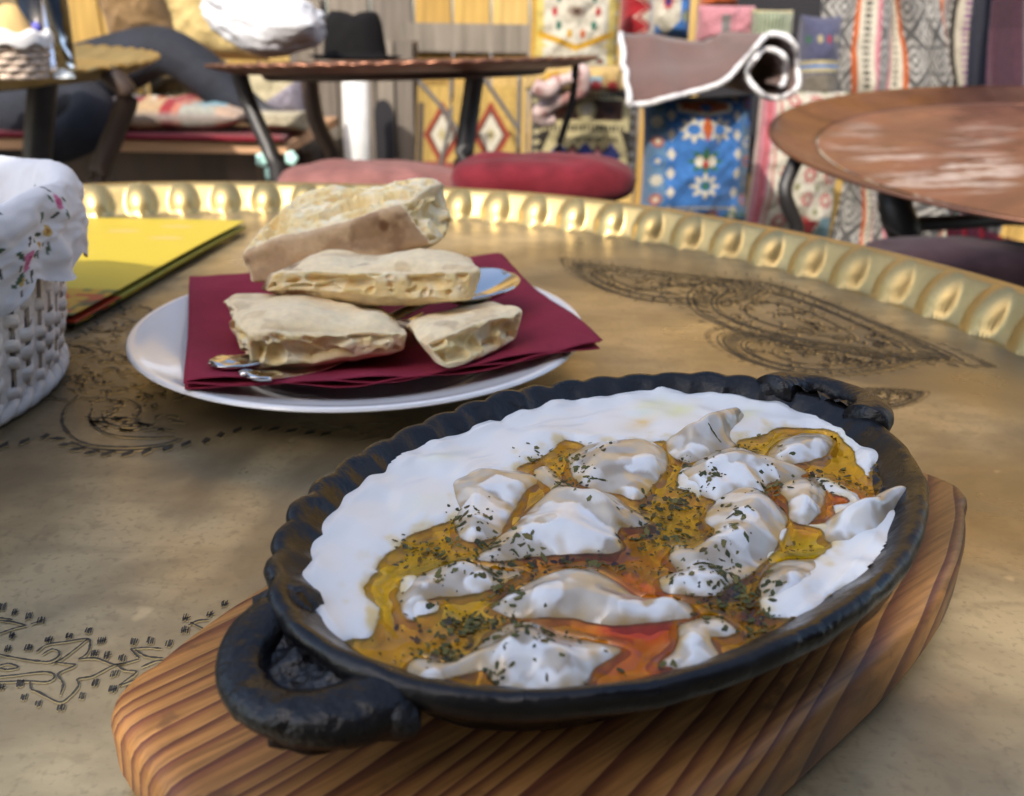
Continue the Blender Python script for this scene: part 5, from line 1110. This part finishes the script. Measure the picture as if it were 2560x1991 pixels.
# ================================================================== plate, napkin, cutlery, bread
PC = np.array([-.0723, .4077])
pl = [(.0001, .0035), (.05, .0035), (.062, .0045), (.070, .0085), (.084, .0135), (.098, .0175), (.1045, .0196), (.1062, .0188), (.1058, .0176), (.099, .0152), (.084, .0105), (.066, .004), (.063, .0012), (.060, .0012), (.058, .0022), (.0001, .0022)]
V, F = lathe(catmull(pl, 4), 160, (PC[0], PC[1], .0002))
tag(mk('plate', V, F, PORC), 'round white porcelain plate under the bread and burgundy napkin', 'plate')
nk = [pz(474, 697, .0225), pz(464, 962, .0225), pz(1506, 862, .0235), pz(1246, 646, .0235)]
napkin = thing('paper_napkin', 'burgundy paper napkin folded under the bread on the plate', 'napkin', tuple(PC) + (.01,))
for lay in range(3):
    n1, n2 = 90, 60; s_, t_ = np.meshgrid(np.linspace(0, 1, n1), np.linspace(0, 1, n2), indexing='ij')
    c = [k_ + rng.normal(size=3) * [.0012, .0012, 0] * (lay > 0) for k_ in nk]
    # s: from the left edge to the right point, t: from front to back
    q = (c[1] * (1 - s_[..., None]) + c[2] * s_[..., None]) * (1 - t_[..., None]) + (c[0] * (1 - s_[..., None]) + c[3] * s_[..., None]) * t_[..., None]
    q[..., :2] += np.array([0, -.012]) * (np.sin(s_ * math.pi) * (1 - t_) ** 2)[..., None] * .75
    r = np.hypot(q[..., 0] - PC[0], q[..., 1] - PC[1])
    zp = np.interp(r, [0, .05, .062, .07, .084, .098, .1045, .13], [.004, .004, .005, .009, .014, .018, .0202, .0215]) + .0012
    flat_ = .0125 + .0095 * smooth(r, .04, .1)
    q[..., 2] = np.maximum(zp, flat_) + (2 - lay) * .0009 - lay * .0000 + .0011 * np.sin(s_ * 19 + lay * 2.1) * (1 - t_) ** 3 + .0014 * smooth(s_, .75, 1) * (1 + np.sin(t_ * 8)) + .0004 * fbm(q, .02, 7 + lay)
    o = part('napkin_ply', q.reshape(-1, 3), gfaces(n1, n2), NAPKIN, napkin); o.modifiers.new('s', 'SOLIDIFY').thickness = .0003

def bread(name, label, corners, faces_crumb, N=(150, 90, 40), seed=1, wave=0., tan=(), dome=.003, browns=(), hole=1.0, rnd=9):
    cor = np.array([pd(*D5(x, y), Y) for x, y, Y in corners]).reshape(2, 2, 2, 3)     # [i][j][k]
    P_, FC, FA = [], [], []; off = 0; cols = []; rs = np.random.default_rng(seed)
    def tri(p):
        a = (p + 1) / 2; o = 0
        for i in (0, 1):
            for j in (0, 1):
                for k in (0, 1):
                    wt = (a[..., 0] if i else 1 - a[..., 0]) * (a[..., 1] if j else 1 - a[..., 1]) * (a[..., 2] if k else 1 - a[..., 2]); o = o + wt[..., None] * cor[i, j, k]
        return o
    cen = tri(np.zeros((1, 3)))[0]
    for ax in range(3):
        o1, o2 = [q for q in range(3) if q != ax]
        for sg in (-1, 1):
            a, b = np.meshgrid(np.linspace(-1, 1, N[o1]), np.linspace(-1, 1, N[o2]), indexing='ij'); p = np.zeros(a.shape + (3,)); p[..., ax] = sg; p[..., o1] = a; p[..., o2] = b
            pr = p / ((np.abs(p) ** rnd).sum(-1) ** (1 / rnd))[..., None]
            w_ = tri(pr); tag_ = (ax, sg) in faces_crumb
            # crust bulge
            bl = (1 - np.abs(a) ** 3) * (1 - np.abs(b) ** 3)
            nrm = np.cross(np.gradient(w_, axis=0), np.gradient(w_, axis=1)); nrm /= np.linalg.norm(nrm, axis=-1)[..., None] + 1e-12
            if ((w_ - cen) * nrm).sum() < 0: nrm = -nrm
            edge = np.minimum(1 - np.abs(a), 1 - np.abs(b))
            if ax == 2: w_ = w_ + np.array([0, 0, wave]) * (np.sin(w_[..., :1] * 150 + seed) * np.clip(1.4 - np.abs(b)[..., None], 0, 1) * np.clip(edge * 4, 0, 1)[..., None] if sg > 0 else 0.)
            if ax == 2: w_ = w_ + nrm * (dome * bl + .0011 * fbm(w_, .022, seed, 3) * np.clip(edge * 5, 0, 1))[..., None]
            base = np.array(lin(252, 230, 186, .88)); 
            if tag_:
                # holes torn into the crumb, kept clear of the crust
                sz1, sz2 = np.linalg.norm(w_[0, :] - w_[-1, :], axis=-1).mean(), np.linalg.norm(w_[:, 0] - w_[:, -1], axis=-1).mean()
                dep = np.zeros(a.shape); e1 = np.minimum((1 - np.abs(a)) * sz1 / 2, (1 - np.abs(b)) * sz2 / 2)
                nh = int(sz1 * sz2 * 4.6e4 * hole) + 10; nbig = 10
                for q in range(nh):
                    ca, cb = rs.uniform(-.95, .95, 2); r_ = (min(rs.uniform(.0024, .0060), .26 * min(sz1, sz2)) if q < nbig else .0006 + .0018 * rs.random() ** 2); el = rs.uniform(1, 2.0) * (1.3 if q < nbig else 1); an = rs.uniform(-.4, .4)
                    x_ = (a - ca) * sz1 / 2; y_ = (b - cb) * sz2 / 2; long_a = sz1 >= sz2
                    if not long_a: x_, y_ = y_, x_
                    x2 = (x_ * math.cos(an) + y_ * math.sin(an)) / el; y2 = -x_ * math.sin(an) + y_ * math.cos(an)
                    dep = np.maximum(dep, r_ * 1.7 * np.sqrt(np.clip(1 - (x2 ** 2 + y2 ** 2) / r_ ** 2, 0, 1)))
                k_ = smooth(e1, .0006, .0019); w_ = w_ - nrm * (dep * k_ + .0006 * k_ * fbm(w_, .004, seed + 5, 3))[..., None]
                colr = np.broadcast_to(np.array(lin(252, 226, 166, .88)), a.shape + (3,)).copy(); colr += (np.array(lin(254, 238, 200, .90)) - colr) * smooth(fbm(w_, .006, seed + 3), -.3, .5)[..., None]
                colr += (base - colr) * (1 - k_)[..., None]
            else:
                colr = np.broadcast_to(np.array(lin(222, 190, 150, .80)) if (ax, sg) in tan else base, a.shape + (3,)).copy()
                sp_ = smooth(fbm(w_, .012, seed + 9, 3), .22, .55); colr += (np.array(lin(206, 164, 112, .76)) - colr) * (sp_ * .30)[..., None]
                for (x_, y_, Y_, r_, dk) in browns:
                    c = pd(*D5(x_, y_), Y_); f_ = smooth(1.3 - np.linalg.norm(w_ - c, axis=-1) / r_ + .5 * fbm(w_, .006, seed + 21, 3), 0, .7) * dk
                    colr += (np.array(lin(132, 84, 50, .6)) - colr) * np.clip(f_, 0, 1)[..., None]
            w_ = w_ + np.array([.0016, .0016, .0020]) * np.stack([fbm(w_, .024, seed + 31), fbm(w_, .024, seed + 32), fbm(w_, .024, seed + 33)], -1)
            P_.append(w_.reshape(-1, 3)); cols.append(colr.reshape(-1, 3)); FA.append(gfaces(a.shape[0], a.shape[1], off=off)); off += a.size
    o = mk(name, np.concatenate(P_), np.concatenate(FA), CRUST, col=np.concatenate(cols), weld=.00025); return tag(o, label, 'bread', 'bread pieces on the plate')
# corner order: i(left,right) j(front,back) k(bottom,top)
bread('flatbread_piece', 'square flatbread piece with torn hollow front lying at the lower left of the plate',
      [(368, 1020, .331), (316, 806, .331), (256, 800, .394), (222, 622, .394), (1160, 930, .353), (1176, 832, .350), (1080, 790, .412), (1000, 672, .408)], {(1, -1), (0, -1)}, seed=3, wave=.0008, dome=.005, browns=[(950, 730, .372, .005, .55), (620, 700, .38, .006, .3), (320, 720, .37, .006, .25)])
bread('flatbread_piece', 'small torn flatbread piece at the lower right of the plate',
      [(1308, 1012, .331), (1205, 862, .331), (1200, 860, .375), (1110, 758, .375), (1705, 880, .364), (1758, 688, .364), (1600, 720, .42), (1500, 640, .42)], {(1, -1), (0, 1)}, seed=5, dome=.002, hole=1.3, browns=[(1330, 800, .35, .005, .35)])
bread('flatbread_piece', 'long flatbread slice with a browned left end lying across the two lower pieces',
      [(392, 598, .374), (450, 508, .374), (480, 590, .425), (520, 470, .43), (1478, 672, .368), (1530, 500, .368), (1480, 560, .43), (1450, 448, .435)], {(1, -1), (0, 1)}, N=(170, 90, 40), seed=8, wave=.0016, dome=.0055, browns=[(600, 610, .372, .007, .9), (470, 550, .384, .012, .75), (560, 500, .39, .008, .5), (1210, 466, .41, .005, .6), (920, 520, .38, .005, .45), (430, 590, .38, .006, .9)])
bread('flatbread_piece', 'thick wedge of flatbread propped on top showing its airy crumb',
      [(360, 610, .405), (272, 428, .408), (560, 420, .455), (610, 110, .468), (1310, 410, .405), (1136, 150, .408), (1392, 290, .446), (1370, 50, .456)], {(2, 1), (0, 1)}, N=(170, 70, 60), seed=12, tan={(1, -1)}, dome=.003, hole=1.25, browns=[(1040, 270, .405, .004, .8), (1000, 330, .405, .012, .5), (1180, 400, .405, .012, .45), (800, 430, .405, .010, .45), (300, 445, .41, .004, .6), (500, 520, .405, .01, .3)])
# spoon and fork: handles at lower left, bowl of the spoon at upper right
def cutlery(name, label, tip, end, z0, z1, kind):
    tip, end = np.asarray(tip, float), np.asarray(end, float); ax = tip - end; L_ = np.linalg.norm(ax); ax /= L_; sd_ = np.cross(ax, [0, 0, 1]); sd_ /= np.linalg.norm(sd_); up = np.cross(sd_, ax)
    base = thing(name, label, kind, tuple(end))
    n, m = 60, 13; s_ = np.linspace(0, 1, n); hl = .70
    hw_ = np.interp(s_ * hl, [0, .012, .04, .10, .3, .6, .70], [.001, .0055, .0078, .0062, .0042, .0030, .0034])
    e = np.linspace(-1, 1, m); V = end + (s_ * hl * L_)[:, None, None] * ax + (hw_[:, None] * e[None])[..., None] * sd_ + (.0010 - .0009 * e[None] ** 2 - .0065 * np.sin(s_ * math.pi)[:, None] + .0006 * np.exp(-((s_ - .06) / .02) ** 2)[:, None] * np.cos(e * 6)[None])[..., None] * up
    o = part('handle', V.reshape(-1, 3), gfaces(n, m), STEEL, base); o.modifiers.new('s', 'SOLIDIFY').thickness = .0016
    if kind == 'spoon':
        n, m = 50, 25; s_ = np.linspace(0.002, .998, n); w_ = .0205 * np.sqrt(np.clip(1 - ((s_ - .56) / np.where(s_ < .56, .57, .445)) ** 2, 0, 1)) ** .9 + .0016 * (1 - s_) 
        e = np.linspace(-1, 1, m); dpt = -.0085 * (1 - e[None] ** 2) * np.sin(np.clip(s_, 0, 1) * math.pi)[:, None] ** .8
        V = end + ((hl - .01) * L_ + s_ * (1 - hl + .01) * L_)[:, None, None] * ax + (w_[:, None] * e[None])[..., None] * sd_ + (dpt + .001)[..., None] * up
        o = part('bowl', V.reshape(-1, 3), gfaces(n, m), STEEL, base); o.modifiers.new('s', 'SOLIDIFY').thickness = .0014
    else:
        n, m = 16, 13; s_ = np.linspace(0, 1, n); w_ = .0034 + .0086 * smooth(s_); V = end + (hl * L_ + s_ * .1 * L_)[:, None, None] * ax + (w_[:, None] * e[None])[..., None] * sd_ + .001 * up
        o = part('neck', V.reshape(-1, 3), gfaces(n, m), STEEL, base); o.modifiers.new('s', 'SOLIDIFY').thickness = .0014
        for k in range(4):
            o_ = (k - 1.5) * .0062; part('tine', *tube([end + ax * L_ * (.79 + .0) + sd_ * o_, end + ax * L_ * .9 + sd_ * o_ - up * .002, end + ax * L_ + sd_ * o_], [.0016, .0014, .0006], 6), STEEL, base)
    return base
cutlery('spoon', 'steel spoon whose bowl shows at the upper right of the bread', pd(*D5(1655, 530), .43), pz(*D5(180, 990), .0252), 0, 0, 'spoon')
cutlery('fork', 'steel fork whose handle end shows under the lower left bread', pz(*D5(1300, 740), .020), pz(*D5(345, 1045), .0246), 0, 0, 'fork')

# ================================================================== yellow menu
mc = [pz(616, 568, .004)[:2], pz(184, 808, .004)[:2]]; e = mc[1] - mc[0]; wdv = np.array([e[1], -e[0]]) / np.linalg.norm(e); wdv = wdv if wdv[0] < 0 else -wdv
menu = thing('menu_card', 'folded yellow paper menu lying between the basket and the rim', 'menu', tuple(mc[1]) + (0,))
wdv = wdv * .21 + np.array([0, .0])
def menu_sheet(z, off, colf, nm, n1=150, n2=140):
    s_, t_ = np.meshgrid(np.linspace(0, 1, n1), np.linspace(0, 1, n2), indexing='ij')          # s along the long right edge from far to near, t away to the left
    q = mc[0] + off + s_[..., None] * e + t_[..., None] * wdv; zz = z + .0035 * smooth(1 - t_) * (1 if nm == 'cover' else .5) + .0006 * np.sin(s_ * 5)
    o = part(nm, np.concatenate([q, zz[..., None]], -1).reshape(-1, 3), gfaces(n1, n2), PAPER, menu, col=colf(s_, t_).reshape(-1, 3)); o.modifiers.new('s', 'SOLIDIFY').thickness = .0004
PAPER = VC('printed_paper', rough=.45, spec=.4)
YEL = np.array(lin(240, 212, 70, .55)); 
def cover(s, t):
    c = np.broadcast_to(YEL, s.shape + (3,)).copy()
    def put(mk_, col, k=1.): c[mk_] = c[mk_] * (1 - k) + np.array(col) * k
    put((np.hypot((s - .18) / .13, (t - .52) / .34) < 1) & (np.hypot((s - .18) / .09, (t - .5) / .26) > 1), lin(236, 190, 60, .72), .8)
    for (a, b) in ((.12, .2), (.2, .35), (.26, .55), (.13, .7), (.28, .15)): put(np.hypot((s - a) / .02, (t - b) / .06) < 1, lin(220, 190, 120, .7), .7)
    put((np.abs(s - .55) < .018) & (t > .35) & (t < .86) & (vnoise(np.stack([s, t], -1), .006, 4) > -.25), lin(168, 156, 40, .6))
    n_ = fbm(np.stack([s, t], -1), .06, 6, 3)
    put((s > .80) & (n_ > -.1), lin(110, 120, 60, .6)); put((s > .80) & (n_ <= -.1), lin(206, 160, 40, .65)); put((s > .86) & (n_ > .18), lin(70, 64, 48, .6)); put((s > .84) & (fbm(np.stack([s, t], -1), .05, 16, 2) > .22), lin(196, 60, 36, .6))
    return c
menu_sheet(.0050, np.zeros(2), cover, 'cover'); menu_sheet(.0032, np.array([.0015, -.001]), lambda s, t: np.where((s > .8)[..., None], np.array(lin(196, 70, 40, .6)), np.array(lin(196, 190, 90, .6))), 'inner_page'); menu_sheet(.0012, np.array([.0005, .001]), cover, 'back_cover')

# ================================================================== bread basket with flowered liner
BC = np.array([-.307, .346]); BH = .081; RB, RTp = .102, .116
bk = thing('bread_basket', 'white woven basket with flowered cloth liner at the left', 'basket', (BC[0], BC[1], 0))
WICK = mat('whitewashed_willow', (.86, .79, .71), .6, noise=.22, nscale=70, bump=.5, bscale=260, bdist=.0008, stretch=(1, 1, 2.5))
NSV = 68
rad_at = lambda z: RB + (RTp - RB) * (z / BH) ** .8
zz = np.linspace(.002, BH, 12); prf = np.stack([rad_at(zz), zz], 1)
V0 = []
st_w = .0032
for (x_, z_) in prf: V0 += [(x_ - .0007, -st_w, z_), (x_ - .0007, st_w, z_), (x_ + .0007, st_w, z_), (x_ + .0007, -st_w, z_)]
F0 = [(i * 4 + j, i * 4 + (j + 1) % 4, (i + 1) * 4 + (j + 1) % 4, (i + 1) * 4 + j) for i in range(11) for j in range(4)]
me0 = None
for k in range(NSV):
    if me0 is None: o = mk('stave', V0, F0, WICK, smooth_=False); me0 = o.data
    else: o = bpy.data.objects.new('stave', me0); COL.objects.link(o)
    o.parent = bk; o.rotation_euler = (0, 0, k * 2 * math.pi / NSV)
rows = 13
for r_ in range(rows):
    z0 = .008 + r_ * (BH - .012) / rows; hgt = (BH - .012) / rows * (1.12 if r_ % 2 else 1.0); n = NSV * 8; t = np.arange(n) * 2 * math.pi / n
    wv = np.sin(t * NSV / 2 + (math.pi if r_ % 2 else 0)) * .0021; tilt = .0016 * np.sin(t * NSV / 2 + .8) + .0022 * np.sin(t * 2 + r_)
    V = []
    for (dz, dr) in ((0, 0), (hgt * .5, .0006), (hgt, 0), (hgt, -.0009), (0, -.0009)):
        rr_ = rad_at(z0 + dz) + wv + dr; V.append(np.stack([rr_ * np.cos(t), rr_ * np.sin(t), z0 + dz + tilt], 1))
    V = np.array(V).transpose(1, 0, 2); F = []
    for i in range(n):
        k = (i + 1) % n
        for j in range(5): F.append((i * 5 + j, k * 5 + j, k * 5 + (j + 1) % 5, i * 5 + (j + 1) % 5))
    o = mk('weaver', V.reshape(-1, 3), F, WICK); o.parent = bk
for s_ in range(3):
    t = np.arange(460) * 2 * math.pi / 460; ph = s_ * 2.1
    o = mk('foot_rope', *tube(np.stack([(RB + .001 + .0028 * np.cos(t * 23 + ph)) * np.cos(t), (RB + .001 + .0028 * np.cos(t * 23 + ph)) * np.sin(t), .0052 + .0026 * np.sin(t * 23 + ph)], 1), .0024, 7, closed=True), WICK); o.parent = bk
V, F = lathe([(.0001, .003), (RB - .002, .003), (RB - .002, .005), (.0001, .005)], 64); o = mk('base', V, F, WICK); o.parent = bk
# liner: up the inside, over the edge and down outside in soft folds
nt_, ns = 720, 150; t = np.arange(nt_) * 2 * math.pi / nt_; s = np.linspace(0, 1, ns)
T_, S_ = np.meshgrid(t, s, indexing='ij')
px_ = np.interp(s, [0, .12, .48, .54, .58, .62, .70, .85, 1.], [.02, RB - .008, RTp - .006, RTp - .001, RTp + .005, RTp + .0085, RTp + .0095, RTp + .0085, RTp + .0075]); pz_ = np.interp(s, [0, .12, .48, .54, .58, .62, .70, .85, 1.], [.008, .010, BH + .001, BH + .0075, BH + .0085, BH + .004, BH - .004, BH - .013, BH - .024])
kx = np.convolve(np.pad(px_, 6, 'edge'), np.ones(13) / 13, 'valid'); kz = np.convolve(np.pad(pz_, 6, 'edge'), np.ones(13) / 13, 'valid')
ang = np.stack([np.cos(T_) * .13, np.sin(T_) * .13, S_ * .2], -1)
fold = fbm(ang, .035, 77, 3) * .5 + .5 * np.sin(T_ * 21 + 2 * np.sin(T_ * 5)) * smooth(S_, .6, 1)
Rr = kx[None] + .0034 * fold * smooth(S_, .3, .7) + .0016 * fbm(ang, .012, 88, 2)
Zz = kz[None] + .005 * vnoise(ang * [1, 1, 0], .05, 91) * smooth(S_, .35, .6) - .007 * np.abs(np.sin(T_ * 9 + 1)) * smooth(S_, .8, 1)
Vl = np.stack([Rr * np.cos(T_), Rr * np.sin(T_), Zz], -1)
lc = np.broadcast_to(np.array((.66, .655, .66)), Vl.shape).copy()
arc_ = T_ * .128; sl = np.r_[0, np.cumsum(np.hypot(np.diff(kx), np.diff(kz)))]; SL = np.broadcast_to(sl[None], S_.shape)
def spot(t0, l0, ra, rb, col, an=0.):
    da = (arc_ - t0 * .128); db = SL - l0; x_ = da * math.cos(an) + db * math.sin(an); y_ = -da * math.sin(an) + db * math.cos(an)
    m = (x_ / ra) ** 2 + (y_ / rb) ** 2 < 1 + .35 * vnoise(np.stack([arc_, SL], -1), .002, 3); lc[m] = col
PK, PK2, GR, YE, DK = lin(226, 130, 170, .72), lin(206, 70, 130, .68), lin(96, 120, 88, .6), lin(226, 190, 110, .7), lin(70, 80, 66, .5)
rs = random.Random(4)
spots = [(rs.uniform(0, 6.28), rs.uniform(.03, sl[-1])) for k in range(190)]
fl_s = [(-.62, .166), (-.30, .166), (-1.0, .17), (-.15, .172), (-.5, .185)]
for t0, l0 in spots + [(a_ % 6.283, b_) for a_, b_ in fl_s]:
    big = rs.random() < .4 or (t0, l0) in [(a_ % 6.283, b_) for a_, b_ in fl_s]; k = .72 if big else .42
    an = rs.uniform(0, 6.3)
    for q in range(5): a_ = an + q * 1.2; spot(t0 + k * .0085 * math.cos(a_) / .128, l0 + k * .0085 * math.sin(a_), k * .0030, k * .0013, GR if rs.random() < .6 else DK, a_ + .4)
    if rs.random() < .65: spot(t0, l0, k * .0048, k * .0042, PK); spot(t0, l0, k * .0026, k * .0023, PK2); spot(t0 + k * .001 / .128, l0, k * .001, k * .0009, PK)
    else: spot(t0, l0, k * .0045, k * .003, YE); spot(t0, l0, k * .0018, k * .0014, lin(190, 130, 60, .6))
COTTON = VC('flowered_cotton', rough=.85, spec=.2, bump=.25, bscale=1500, bdist=.0004, sss=.12, sssr=(1, 1, 1), sscale=.002, sheen=.1)
o = mk('cloth_liner', Vl.reshape(-1, 3), gfaces(nt_, ns, True), COTTON, col=lc.reshape(-1, 3)); o.parent = bk
o['label'] = 'white cotton liner printed with small pink and yellow flowers'
